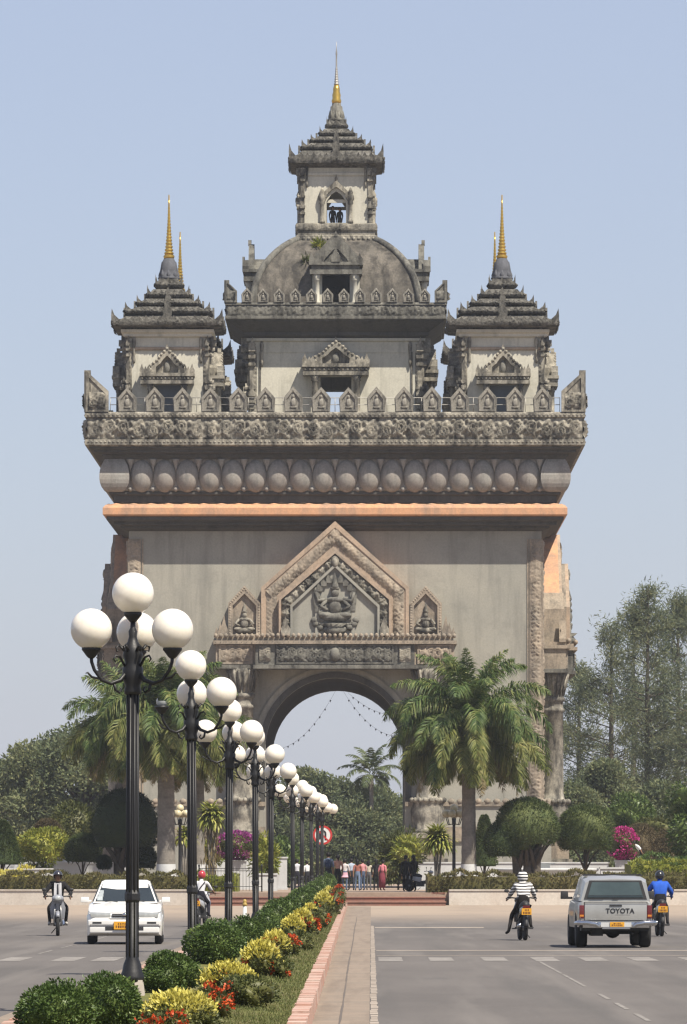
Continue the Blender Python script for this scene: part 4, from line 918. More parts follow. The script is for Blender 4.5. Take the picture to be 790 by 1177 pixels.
topiary('clipped_tree', 2, 46, 944, 994, 275, M['l_topiary'], 'green cone-shaped clipped tree at the left edge', shape='cone', n=5000, tr=.1)
topiary('round_bush', 49, 54, 953, 993, 283, M['l_lime'], 'yellow-green leafy bush in a pot on the white terrace', 'bush', 2600, shape='ball', L=.2, Wd=.09, tr=.1, grp='leafy bushes on the plaza', bumpy=.1)
topiary('clipped_tree', 55, 34, 942, 975, 297, M['l_brown'], 'browning clipped dome behind the yellow-green bush', n=4000, tr=.09)
topiary('round_bush', 84, 56, 926, 985, 306, M['l_olive'], 'tall rounded green bush behind the small grey-green dome tree', 'bush', 3600, shape='ball', L=.24, Wd=.10, tr=.14, grp='leafy bushes on the plaza', bumpy=.1)
topiary('clipped_tree', 95, 40, 960, 991, 276, M['l_topiary'], 'small grey-green dome tree on a thin stem above the white car', n=4600, tr=.06)
topiary('clipped_tree', 144, 78, 908, 976, 273, M['l_topdark'], 'big dark umbrella-shaped clipped tree behind the nearest lamp post', n=7000, tr=.3, trunks=2, lobes=[(.95, 1.55, .48, .62), (-1.0, 1.35, .28, .3)])
topiary('clipped_tree', 606, 72, 917, 972, 272, M['l_topiary'], 'large double-domed clipped tree right of the palm', n=8000, tr=.24, trunks=3, lobes=[(-1.1, 2.35, .95, 1.0), (-.6, 2.7, 1.0, 1.05)])
topiary('clipped_tree', 673, 66, 925, 978, 274, M['l_topiary'], 'round-headed clipped tree on a crooked stem above the pickup', n=7000, tr=.12)
topiary('clipped_tree', 557, 28, 938, 996, 288, M['l_topiary'], 'narrow conical clipped tree between palm trunk and double dome', shape='cone', n=3000, tr=.08)
topiary('clipped_tree', 735, 44, 948, 992, 302, M['l_brown'], 'brownish dome tree behind the magenta bougainvillea', n=4200, tr=.1)
topiary('round_bush', 724, 54, 918, 975, 335, M['l_bush'], 'dark green leafy bush behind the brownish dome tree', 'bush', 3800, shape='ball', L=.26, Wd=.12, tr=.12, grp='leafy bushes on the plaza', bumpy=.12)
topiary('round_bush', 797, 52, 908, 985, 281, M['l_bush'], 'dark leafy bush cut off by the right edge', 'bush', 4200, shape='ball', L=.22, Wd=.1, tr=.12, grp='leafy bushes on the plaza', bumpy=.12)
topiary('round_bush', 760, 60, 940, 990, 318, M['l_olive'], 'olive bush behind the sparse little tree', 'bush', 3000, shape='ball', L=.22, Wd=.1, tr=.1, grp='leafy bushes on the plaza', bumpy=.12)
topiary('round_bush', 305, 26, 966, 1006, 287, M['l_lime'], 'yellow leafy plant between the fourth and fifth lamps', 'bush', 700, shape='ball', L=.34, Wd=.09, tr=.05, grp='leafy bushes on the plaza', bumpy=.14)
topiary('round_bush', 240, 34, 968, 992, 300, M['l_lime'], 'low yellow-green bush below the left strap-leaved plant', 'bush', 900, shape='ball', L=.24, Wd=.1, tr=.05, grp='leafy bushes on the plaza', bumpy=.14)
topiary('round_bush', 327, 34, 968, 1008, 305, M['l_bush'], 'green bush behind the fifth and sixth lamps', 'bush', 1500, shape='ball', L=.24, Wd=.1, tr=.05, grp='leafy bushes on the plaza', bumpy=.14)
topiary('round_bush', 458, 44, 962, 1012, 300, M['l_olive'], 'leafy bush behind the couple in black by the arch', 'bush', 1700, shape='ball', L=.34, Wd=.1, tr=.05, grp='leafy bushes on the plaza', bumpy=.16)
topiary('round_bush', 470, 24, 966, 988, 296, M['l_lime'], 'yellow-green plant above the couple in black', 'bush', 420, shape='ball', L=.4, Wd=.08, tr=.05, grp='leafy bushes on the plaza', bumpy=.16)
# sparse little tree at right
def loose_tree(name, lab, X, Y, zb, h, cw, ch, mat, nb, nl, L, Wd, tr, seed, drop=.0, up=.2, cat='tree', grp=None, low=.25, barkm=None, flat=1.0):
    rg = np.random.default_rng(seed); t = thing(name, lab, cat, (X, Y, zb), 0, grp); b = MB(); tb = MB(); C = []
    tb.tube([(0, 0, -.2), (rg.normal()*.03*h, 0, h*.3), (rg.normal()*.04*h, rg.normal()*.03*h, h*.62), (0, 0, h*.93)], [tr, tr*.8, tr*.5, tr*.1], 9)
    for i in range(nb):
        z = rg.uniform(low, 1)**.9; a = rg.uniform(0, 2*PI); rad = cw/2*np.sqrt(rg.uniform(.05, 1))*(math.sin(PI*min(1, (z-low)/(1-low)*.82+.18))**.6)
        c = np.array((rad*math.cos(a), rad*math.sin(a), h*z-.06*h*(rad/(cw/2))))
        s_ = ch*rg.uniform(.6, 1.25); C.append((c, s_))
        if i % 2 == 0: tb.tube([(0, 0, max(.15*h, c[2]-.16*h)), tuple(c*(.5, .5, 1)-np.array((0, 0, .05*h))), tuple(c)], [tr*.3, tr*.2, tr*.06], 5)
    for c, s_ in C:
        m = int(nl*s_**2/ch**2); U = unit(m)*(RNG.uniform(0, 1, m)**.45)[:, None]*np.array((s_, s_, s_*.72*flat)); P = U+c; D = U/s_+unit(m)*.8; D[:, 2] += up-drop
        V, Q = leafquads(P, D, unit(m), L*RNG.uniform(.6, 1.3, m), Wd, .08); b.add(V, Q)
    b.build('crown', mat, t); tb.build('trunk', barkm or M['bark'], t); return t
loose_tree('small_tree', 'sparse brown-green little tree behind the man in white', wx(764, 287), 287, PZ, 2.9, 2.3, .55, M['l_brown'], 34, 130, .13, .05, .07, 5, grp='trees')
# far trees
rb = lambda px, Y: wx(px, Y)
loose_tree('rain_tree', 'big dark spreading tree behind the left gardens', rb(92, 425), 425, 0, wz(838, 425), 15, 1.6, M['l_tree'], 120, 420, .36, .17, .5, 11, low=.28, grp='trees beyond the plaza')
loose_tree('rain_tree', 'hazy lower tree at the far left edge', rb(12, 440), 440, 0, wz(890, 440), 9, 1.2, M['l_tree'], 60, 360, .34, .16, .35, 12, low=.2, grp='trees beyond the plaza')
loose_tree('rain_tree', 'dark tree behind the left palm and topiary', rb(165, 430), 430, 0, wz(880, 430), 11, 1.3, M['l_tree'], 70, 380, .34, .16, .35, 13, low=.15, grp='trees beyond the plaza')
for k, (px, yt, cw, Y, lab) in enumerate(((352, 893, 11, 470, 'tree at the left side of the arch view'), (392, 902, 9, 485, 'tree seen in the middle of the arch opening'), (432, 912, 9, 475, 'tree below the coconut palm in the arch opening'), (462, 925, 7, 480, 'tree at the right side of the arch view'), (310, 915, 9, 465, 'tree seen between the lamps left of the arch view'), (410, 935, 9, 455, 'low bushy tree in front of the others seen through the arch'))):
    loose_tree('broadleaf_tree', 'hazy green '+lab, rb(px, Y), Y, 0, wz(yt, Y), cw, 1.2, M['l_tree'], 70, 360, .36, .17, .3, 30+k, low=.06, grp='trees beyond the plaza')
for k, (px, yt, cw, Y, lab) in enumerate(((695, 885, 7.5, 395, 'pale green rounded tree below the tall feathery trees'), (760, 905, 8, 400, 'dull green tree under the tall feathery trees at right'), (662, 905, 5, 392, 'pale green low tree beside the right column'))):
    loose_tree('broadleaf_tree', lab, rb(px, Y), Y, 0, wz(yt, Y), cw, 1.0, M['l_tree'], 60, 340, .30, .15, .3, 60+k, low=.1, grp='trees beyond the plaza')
def casuarina(px, yt, cw, Y, lab, seed, nb=150):
    rg = np.random.default_rng(seed); h = wz(yt, Y); t = thing('feathery_tree', lab, 'tree', (rb(px, Y), Y, 0), 0, 'tall feathery trees'); b = MB(); tb = MB()
    bend = rg.normal()*.3; ax = lambda z: np.array((bend*math.sin(z*2.5), .2*math.cos(z*3), z*h))
    tb.tube([tuple(ax(z)) for z in np.linspace(-.01, .97, 9)], [.34*(1-z)+.03 for z in np.linspace(0, .97, 9)], 8)
    for i in range(nb):
        z = rg.uniform(.16, 1.0); a = rg.uniform(0, 2*PI); prof = (min(1, (1-z)*1.9)**.75)*(.6+.4*min(1, (z-.1)/.3)); R_ = cw/2*prof*rg.uniform(.35, 1.12)+.25
        p0 = ax(z*.93); tip = p0+np.array((R_*math.cos(a), R_*math.sin(a), h*.05*rg.uniform(.2, 1.4)))
        tb.tube([tuple(p0), tuple((p0+tip)/2+np.array((0, 0, .1))), tuple(tip)], [.05, .035, .012], 4, cap=False)
        for t_ in (.55, .95):
            c = p0+(tip-p0)*t_; m = int(rg.integers(40, 95)); s_ = rg.uniform(.24, .55); P = c+RNG.normal(size=(m, 3))*np.array((s_, s_, s_*.9))
            D = np.array((math.cos(a), math.sin(a), .35))*.7+unit(m)*.7; D[:, 2] += RNG.choice([-.5, .6], m); V, Q = leafquads(P, D, unit(m), RNG.uniform(.25, .6, m), .072, .1); b.add(V, Q)
    b.build('crown', M['l_casua'], t); tb.build('trunk', M['bark'], t)
casuarina(748, 664, 8.0, 415, 'tallest feathery tree, right of the monument', 101, 115)
casuarina(700, 712, 8.0, 425, 'feathery tree nearest to the right column', 102, 85)
casuarina(775, 678, 8.0, 428, 'feathery tree just right of the tallest one', 103, 100)
casuarina(812, 690, 8.5, 410, 'feathery tree cut by the right edge', 104, 100)
casuarina(666, 760, 6.0, 440, 'thin lower feathery tree close behind the right portal', 105, 70)
casuarina(725, 700, 7.5, 440, 'feathery tree filling the gap behind the tallest one', 106, 50)
# far-off wood continuing on both sides beyond the gardens
b = MB(); rg = np.random.default_rng(77)
for sx in (-1, 1):
    for i in range(150):
        x = sx*rg.uniform(44, 420)-2; y = rg.uniform(440, 560); h = rg.uniform(6, 13); c = np.array((x, y, h*.5)); m = 150
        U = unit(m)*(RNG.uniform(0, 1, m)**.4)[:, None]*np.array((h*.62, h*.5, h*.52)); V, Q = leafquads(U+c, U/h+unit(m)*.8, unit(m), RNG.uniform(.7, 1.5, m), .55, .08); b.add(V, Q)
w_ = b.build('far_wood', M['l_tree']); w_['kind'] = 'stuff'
# palms
def frond(mb, base, az, el, L, droop, nl, ll, lw, plum, mat=0, rach=.03, sag=.35):
    pts = []; p = np.array(base, float); e = el; st = L/14
    for i in range(15):
        pts.append(p.copy()); p = p+st*np.array((math.cos(e)*math.cos(az), math.cos(e)*math.sin(az), math.sin(e))); e -= droop/14*(.5+i/9)
    mb.tube([tuple(q) for q in pts], [rach*(1-.9*i/14) for i in range(15)], 5, mat)
    pts = np.array(pts); t = np.sort(RNG.uniform(.12, 1, nl)); idx = t*14; i0 = np.minimum(idx.astype(int), 13); fr = (idx-i0)[:, None]
    P = pts[i0]*(1-fr)+pts[i0+1]*fr; T = pts[i0+1]-pts[i0]; T /= np.linalg.norm(T, axis=1, keepdims=True)
    side = np.array((-math.sin(az), math.cos(az), 0)); sg = np.where(np.arange(nl) % 2 == 0, 1, -1)[:, None]; upv = np.cross(T, side); upv /= np.linalg.norm(upv, axis=1, keepdims=True)
    ph = RNG.uniform(-plum, plum, nl)[:, None]; lat = side*sg*np.cos(ph)+np.abs(1)*upv*-np.sin(ph)*-1
    D = lat*.85+T*.65+np.array((0, 0, -.12)); D /= np.linalg.norm(D, axis=1, keepdims=True); len_ = (ll*np.sin(np.clip(t*.85+.18, 0, 1)*PI)**.6*RNG.uniform(.8, 1.1, nl))[:, None]
    Nn = np.cross(D, T); Nn /= np.linalg.norm(Nn, axis=1, keepdims=True)+1e-9; Sx = np.cross(D, Nn)
    mid = P+D*len_*.5+np.array((0, 0, -1))*len_*sag*.12; tip = P+D*len_+np.array((0, 0, -1))*len_*sag; w = lw
    V = np.stack([P-Sx*w*.3, P+Sx*w*.3, mid+Sx*w*.5, mid-Sx*w*.5, tip], 1).reshape(-1, 3); k = np.arange(nl)[:, None]*5
    mb.add(V, (k+np.array([[0, 1, 2, 3]])).tolist()+(k+np.array([[3, 2, 4]])).tolist(), mat)
lshape = lambda f: 1.0-.18*f
def palm(px, ybase_c, Y, lab, tw_, nf, L, seed, zb=PZ, white=True, mats=None, name='palm_tree', dry=4, spread=1, up=1.0, nl=110, boot=True, lw=.05, ll=.62, plum=.7, drp=85):
    rg = random.Random(seed); X = wx(px, Y); hz = wz(ybase_c, Y)-zb; t = thing(name, lab, 'palm', (X, Y, zb), 0, 'palms'); b = MB(); N = 26
    b.lathe([(tw_*(1.12 if i < 2 else 1)*(1-.18*i/N)*(1.03 if i % 2 else .985), -.1+(hz+.1)*i/N) for i in range(N+1)], 14)
    b.build('trunk', M['palmtrunk'], t)
    if white: b = MB(); b.lathe([(tw_*1.14, -.05), (tw_*1.12, .5), (tw_*1.035, 1.25), (tw_*1.02, 1.32)], 14, cap=False); b.build('painted_trunk_base', M['whitewall'], t)
    if boot:
        b = MB()
        for i in range(46):
            a = i*2.4; z = hz-.9+1.1*i/46; r = tw_*.85; b.push(Matrix.Translation((r*math.cos(a), r*math.sin(a), z)) @ Matrix.Rotation(a, 4, 'Z') @ Matrix.Rotation(.5, 4, 'Y')); b.add([(-.03, -.14, -.3), (.05, -.14, -.3), (.05, .14, -.3), (-.03, .14, -.3), (0, -.07, .32), (.05, -.07, .32), (.05, .07, .32), (0, .07, .32)], [(0, 3, 2, 1), (4, 5, 6, 7), (0, 1, 5, 4), (1, 2, 6, 5), (2, 3, 7, 6), (3, 0, 4, 7)]); b.pop()
        b.lathe([(tw_*.85, hz-1.0), (tw_*1.15, hz-.5), (tw_*.9, hz+.2), (tw_*.3, hz+.9)], 10); b.build('frond_bases', M['bootjack'], t)
    b = MB(); bo = MB()
    for i in range(nf):
        f = i/(nf-1); el = R(88-f**.9*(118 if plum > .5 else 98)*spread)+rg.uniform(-.12, .12); az = i*2.39996+rg.uniform(-.25, .25)
        l = L*(.86+.2*math.sin(PI*min(1, f*1.1)))*rg.uniform(.9, 1.08)*(lshape(f) if plum > .5 else 1)
        dr = (el+R(84))*min(1, .30+1.9*f)*rg.uniform(.9, 1.08) if plum > .5 else R(62+42*f)*rg.uniform(.85, 1.15)
        frond(bo if plum > .5 and f > .5 and rg.random() < .75 else b, (.1*math.cos(az), .1*math.sin(az), hz+.55*(1-f)*up), az, el, l, dr, int(nl*rg.uniform(.75, 1.1)), ll*rg.uniform(.85, 1.1), lw, plum, sag=.35 if plum < .5 else rg.uniform(.3, .6))
    b.build('crown', mats or M['l_palm'], t)
    if bo.n: bo.build('older_fronds', M['l_palmold'], t)
    if dry:
        b = MB()
        for i in range(dry):
            az = i*2*PI/dry+rg.uniform(-.4, .4); frond(b, (.15*math.cos(az), .15*math.sin(az), hz-.25), az, R(-25), L*.75, R(55), 80, .5, .045, .5)
        b.build('dry_fronds', M['l_palmdry'], t)
    return t
palm(539, 846, 272, 'bushy palm with a white-painted trunk foot right of the arch', .36, 68, 5.2, 3, dry=8, nl=330, ll=.86, lw=.05, plum=1.0)
palm(191, 838, 270, 'large bushy palm left of the arch behind the lamps', .44, 66, 4.7, 8, dry=10, nl=330, ll=.88, lw=.05, plum=1.0)
palm(148, 845, 284, 'bushy palm at far left behind the nearest lamp post', .36, 44, 4.1, 15, dry=10, nl=270, ll=.82, lw=.05, plum=1.0)
palm(228, 862, 288, 'bushy palm close to the left arch column', .34, 34, 3.7, 21, dry=8, nl=260, ll=.8, lw=.05, plum=1.0)
palm(427, 893, 455, 'hazy coconut palm seen through the arch opening', .2, 20, 3.0, 5, zb=0, white=False, mats=M['l_coco'], name='coconut_palm', dry=0, boot=False, nl=90, lw=.09, ll=.75, plum=.25)
palm(24, 905, 450, 'hazy palm at the far left above the gardens', .2, 18, 2.6, 6, zb=0, white=False, mats=M['l_coco'], name='coconut_palm', dry=0, boot=False, nl=80, lw=.09, ll=.7, plum=.25)
palm(4, 902, 455, 'hazy palm cut by the left edge', .2, 18, 2.6, 16, zb=0, white=False, mats=M['l_coco'], name='coconut_palm', dry=0, boot=False, nl=80, lw=.09, ll=.7, plum=.25)
# strap-leaved plants
def strap_plant(px, yt, yb, ybase, Y, r, lab, n=170, dry=0):
    X = wx(px, Y); z1, z0 = wz(yt, Y)-PZ, wz(yb, Y)-PZ; t = thing('strap_leaf_plant', lab, 'plant', (X, Y, PZ), 0, 'strap-leaved plants'); b = MB(); hs = [(0, (z0+z1)/2-.1), (.22, (z0+z1)/2-.35), (-.2, (z0+z1)/2-.3)]
    for k in range(n):
        cx_, cz_ = hs[k % 3]; az = RNG.uniform(0, 2*PI); el = RNG.uniform(-.5, 1.45); L = r*RNG.uniform(.7, 1.1); p = np.array((cx_, 0, cz_)); pts = []
        for i in range(6): pts.append(p.copy()); p = p+L/5*np.array((math.cos(el)*math.cos(az), math.cos(el)*math.sin(az), math.sin(el))); el -= .26
        sd = np.array((-math.sin(az), math.cos(az), 0)); w = [.04, .055, .06, .055, .04, .004]; V = []
        for q, ww in zip(pts, w): V += [q-sd*ww, q+sd*ww]
        b.add(V, [(2*i, 2*i+1, 2*i+3, 2*i+2) for i in range(5)], 0)
    b.build('leaves', M['l_drac'], t); b = MB()
    for cx_, cz_ in hs: b.tube([(cx_*.3, 0, -.05), (cx_*.5, 0, cz_*.5), (cx_, 0, cz_)], [.08, .06, .05], 7)
    b.build('stem', M['palmtrunk'], t)
    if dry:
        b = MB(); P = np.stack([RNG.normal(size=dry)*.2, RNG.normal(size=dry)*.2, RNG.uniform(.2, 1, dry)*hs[0][1]], 1); D = unit(dry)*.4; D[:, 2] = -1; V, Q = leafquads(P, D, unit(dry), .6, .06, .05); b.add(V, Q); b.build('dry_leaves', M['l_palmdry'], t)
strap_plant(503, 936, 985, 1010, 280, 1.05, 'striped strap-leaved plant beside the cluster lamp right of the arch', 420)
strap_plant(243, 902, 965, 1010, 281, 1.0, 'tall strap-leaved plant with dry leaves between the second and third lamps', 360, 200)
strap_plant(213, 938, 975, 1010, 284, .7, 'small strap-leaved plant behind the second lamp post', 200)
# bougainvilleas in planters
def bougain(px, w, yt, yb, Y, mat, lab, plab):
    s_ = F/Y; X = wx(px, Y); zb = wz(yb, Y); r = w/2/s_; h = wz(yt, Y)-zb
    b = MB(); b.box((0, 0, -.25), (r*.9, r*.9, .5), 0, (1.15, 1.15)); b.box((0, 0, .02), (r*1.12, r*1.12, .06)); p = b.build('planter', M['whitewall'], loc=(X, Y, zb)); tag(p, plab, 'planter')
    b = MB(); leafball(b, (0, 0, h*.52), (r, r, h*.5), 1500, .12, .07, 0, core=.8, bumpy=.2, seed=px); n = 1900; U = unit(n); P = U*np.array((r, r, h*.52))*RNG.uniform(.9, 1.12, n)[:, None]+np.array((0, 0, h*.56)); k = (np.sin(P[:, 0]*5+1)+np.sin(P[:, 2]*6)+U[:, 2]*1.2) > -.9; P = P[k]; U = U[k]
    V, Q = leafquads(P, U+unit(len(P))*.8, unit(len(P)), .11, .09, .1); b.add(V, Q, 1); tag(b.build('bougainvillea', [M['l_olive'], mat], loc=(X, Y, zb+.05)), lab, 'plant')
bougain(716, 34, 956, 990, 292, M['l_pink'], 'magenta bougainvillea above the pickup roof', 'white planter under the magenta bougainvillea')
bougain(272, 44, 960, 990, 292, M['l_purple'], 'purple bougainvillea behind the third lamp post', 'white planter under the purple bougainvillea')
# hedges along the top of the kerb wall
def hedge(name, a0, a1, r0, r1, z0, z1, mat, lab, dens=150, L=.20, Wd=.075, top=None):
    b = MB(); seg = int((a1-a0)*r1/.5)+2; A = np.linspace(a0, a1, seg); ra = np.random.default_rng(4); jit = ra.normal(size=(seg, 4))*.05; V = []
    for i, a in enumerate(A):
        for k, (r, z) in enumerate(((r1, z0), (r1, z1), (r0, z1), (r0, z0))): V.append(((r-.05+jit[i, k]*.6)*math.cos(a), (r-.05+jit[i, k]*.6)*math.sin(a), z-.03+(jit[i, k] if z == z1 else 0)))
    b.add(V, [(4*i+k, 4*i+4+k, 4*i+4+(k+1) % 4, 4*i+(k+1) % 4) for i in range(seg-1) for k in range(4)]+[(3, 2, 1, 0), tuple(4*seg-4+k for k in range(4))])
    n = int(dens*(a1-a0)*r1*((r1-r0)+(z1-z0))); a = RNG.uniform(a0, a1, n); f = RNG.uniform(0, 1, n) < (z1-z0)/((r1-r0)+(z1-z0)); wob = .09*np.sin(a*260)+.09*np.sin(a*97+1)+.06*np.sin(a*631)
    r = np.where(f, r1, RNG.uniform(r0, r1, n)); z = np.where(f, RNG.uniform(z0, z1, n), z1); z = z+np.where(z > z0+.4*(z1-z0), wob, 0)
    P = np.stack([r*np.cos(a), r*np.sin(a), z], 1); D = np.stack([np.where(f, np.cos(a), 0), np.where(f, np.sin(a), 0), np.where(f, .4, 1)], 1)+unit(n)*.8; V, Q = leafquads(P, D, unit(n), L*RNG.uniform(.6, 1.3, n), Wd, .05); b.add(V, Q)
    return tag(b.build(name, mat, loc=(XC, YC, 0)), lab, 'hedge')
hedge('hedge', A0-.26, A0-th-.01, 77.4, 78.9, PZ, 1.36, M['l_hedge'], 'dry brownish hedge on the kerb wall left of the steps')
hedge('hedge', A0+th-.012, A0+.28, 77.4, 78.9, PZ, 1.36, M['l_hedge'], 'dry brownish hedge on the kerb wall right of the steps')
hedge('hedge', A0+.193, A0+.28, 73.8, 75.2, PZ, 1.9, M['l_lime'], 'bright yellow-green hedge above the blue-jacketed rider')
hedge('hedge', A0+.212, A0+.28, 70.8, 72.0, PZ, 2.2, M['l_bush'], 'dark green hedge behind the bright yellow-green hedge')
hedge('hedge', A0-.26, A0-.185, 75.4, 76.6, PZ, 1.62, M['l_yellow'], 'low yellow-leaved planting at the left edge above the hedge')
hedge('hedge', A0-.095, A0-.063, 68, 69.2, PZ, 1.35, M['l_lime'], 'yellow-green low hedge behind the iron railing left of the steps')
# ------------------------------------------------------------------ plaza furniture
def boxthing(name, px0, px1, yt, yb, Y, depth, mat, lab, cat, cop=.08, zb=None):
    s_ = F/Y; x0, x1 = wx(px0, Y), wx(px1, Y); z1 = wz(yt, Y); z0 = PZ if zb is None else zb
    b = MB(); cx_ = (x0+x1)/2; b.bx(x0-cx_, x1-cx_, 0, depth, 0, z1-z0-cop); b.bx(x0-cx_-.05, x1-cx_+.05, -.05, depth+.05, z1-z0-cop, z1-z0); b.bx(x0-cx_-.03, x1-cx_+.03, -.03, depth+.03, 0, .12)
    return tag(b.build(name, mat, loc=(cx_, Y, z0)), lab, cat)
boxthing('terrace_wall', -30, 74, 986, 0, 289, 1.2, M['whitewall'], 'higher white terrace wall under the potted bush at left', 'wall')
boxthing('terrace_wall', 30, 136, 991, 0, 285.5, 1.0, M['whitewall'], 'lower white terrace wall behind the small dome tree', 'wall')
boxthing('terrace_wall', -20, 60, 998, 0, 282, .8, M['whitewall'], 'front white step below the terrace at left', 'wall')
boxthing('white_ledge', 691, 757, 997, 0, 281, 1.0, M['whitewall'], 'white slab ledge under the man in white', 'ledge')
boxthing('terrace_wall', 478, 700, 991, 0, 303, .5, M['whitewall'], 'long low white wall behind the right palm and dome trees', 'wall')
boxthing('terrace_wall', 232, 330, 985, 0, 303, .5, M['whitewall'], 'low white wall behind the iron railing left of the arch', 'wall')
boxthing('planter', 296, 318, 1004, 0, 284, .8, M['whitewall'], 'square white planter under the yellow leafy plant by the arch', 'planter')
b = MB(); b.lathe([(2.7, 0), (2.7, .15), (2.45, .2), (2.4, .75), (2.65, .95), (2.75, 1.02), (2.75, 1.12), (2.5, 1.14), (2.45, .95), (.4, .8), (.3, .8), (.25, 1.3), (.6, 1.4), (.1, 1.42)], 32)
tag(b.build('fountain_basin', M['whitewall'], loc=(wx(628, 291), 293, PZ)), 'round pale fountain basin between the two dome trees', 'fountain')
t = thing('iron_railing', 'thin black iron railing above the red steps left of the arch', 'railing', (wx(265, 274), 274, PZ)); b = MB()
for z in (.25, 1.0, 1.12): b.tube([(-1.5, 0, z), (1.5, 0, z)], .016, 5)
for i in range(21): b.tube([(-1.5+i*.15, 0, .05), (-1.5+i*.15, 0, 1.12)], .011, 5)
b.build('rails', M['iron'], t)
for x in (-1.5, 0, 1.5): b = MB(); b.lathe([(.035, 0), (.035, 1.2), (.05, 1.22), (.05, 1.28), (0, 1.32)], 8, (x, 0, 0)); b.build('post', M['iron'], t)
# round no-turn sign at the end of the median
M['signwhite'] = simple('sign_white', (.74, .74, .72), .45, 0, .06); M['signred'] = simple('sign_red', (.50, .035, .03), .45, 0, .1); M['signblack'] = simple('sign_black', (.015, .015, .016), .5)
Ys_ = 257.6; t = thing('traffic_sign', 'round red-ringed no-turn sign behind the farthest lamp posts', 'traffic sign', (wx(371, Ys_), Ys_, .18)); zc = wz(960, Ys_)-.18
b = MB(); b.tube([(0, .03, -.05), (0, .03, zc+.2)], .035, 8); b.build('pole', M['greypole'], t)
b = MB(); b.push(Matrix.Translation((0, 0, zc)) @ Matrix.Rotation(PI/2, 4, 'X')); b.lathe([(.42, -.012), (.42, .0)], 40, smooth=False); b.pop(); b.build('face', M['signwhite'], t)
b = MB(); A_ = [(.435*math.cos(a), zc+.435*math.sin(a)) for a in np.linspace(0, 2*PI, 41)[:-1]]; B_ = [(.345*math.cos(a), zc+.345*math.sin(a)) for a in np.linspace(0, 2*PI, 41)[:-1]]; b.ring(A_, B_, -.008, .012); b.build('red_ring', M['signred'], t)
b = MB(); A_ = [(.17*math.cos(a), zc+.06+.17*math.sin(a)) for a in np.linspace(0, PI, 17)]; B_ = [(.085*math.cos(a), zc+.06+.085*math.sin(a)) for a in np.linspace(0, PI, 17)]
b.ring(A_, B_, -.006, .0, closed=False); b.bx(.085, .17, -.006, 0, zc-.24, zc+.06); b.bx(-.17, -.085, -.006, 0, zc-.08, zc+.06); b.prism([(-.125, zc-.22), (-.035, zc-.08), (-.215, zc-.08)], -.006, 0); b.build('turn_arrow', M['signblack'], t)
b = MB(); b.push(Matrix.Translation((0, 0, zc)) @ Matrix.Rotation(PI/4, 4, 'Y')); b.bx(-.36, .36, -.010, -.004, -.035, .035); b.pop(); b.build('red_slash', M['signred'], t)
# small bollard in the left road
t = thing('bollard', 'small white bollard with a yellow cap beside the fourth lamp', 'bollard', (wx(281.5, 194), 194, 0)); b = MB(); b.lathe([(.11, 0), (.11, .05), (.07, .08), (.06, .42)], 12); b.build('shaft', M['whitewall'], t)
b = MB(); b.lathe([(.062, .42), (.085, .45), (.085, .5), (.05, .53), (.07, .58), (.05, .64), (0, .66)], 12); b.build('cap', simple('yellow_cap', (.40, .27, .06), .5, 0, .2), t)
# strings of small pennants hanging in the arch
def pennants(p0, p1, sag, lab):
    p0, p1 = Vector(p0), Vector(p1); n = int((p1-p0).length/.42); b = MB(); pts = [p0.lerp(p1, i/n)-Vector((0, 0, sag*4*(i/n)*(1-i/n))) for i in range(n+1)]
    t = thing('pennant_string', lab, 'bunting', pts[0][:]); q = [p-pts[0] for p in pts]; b.tube([tuple(x) for x in q], .006, 4); b.build('cord', M['iron'], t); b = MB()
    for x in q[1:]: b.add([(x.x-.06, x.y, x.z), (x.x+.06, x.y, x.z), (x.x, x.y+.02, x.z-.15), (x.x-.06, x.y+.012, x.z), (x.x+.06, x.y+.012, x.z), (x.x, x.y+.03, x.z-.15)], [(0, 2, 1), (3, 4, 5), (0, 1, 4, 3), (1, 2, 5, 4), (2, 0, 3, 5)])
    pn = b.build('pennants', simple('faded_pennant', (.36, .35, .38), .8, 0, .3), t); pn['kind'] = 'stuff'
Yp = 352.0
P_ = lambda px, py, Y=Yp: (wx(px, Y), Y, wz(py, Y))
pennants(P_(386, 794), P_(313, 862), .9, 'string of small pennants hanging across the left half of the arch')
pennants(P_(395, 795), P_(463, 846, 353.5), .8, 'longer string of pennants hanging to the right side of the arch')
pennants(P_(400, 796, 351), P_(455, 822, 349), .35, 'short upper string of pennants near the arch crown at right')
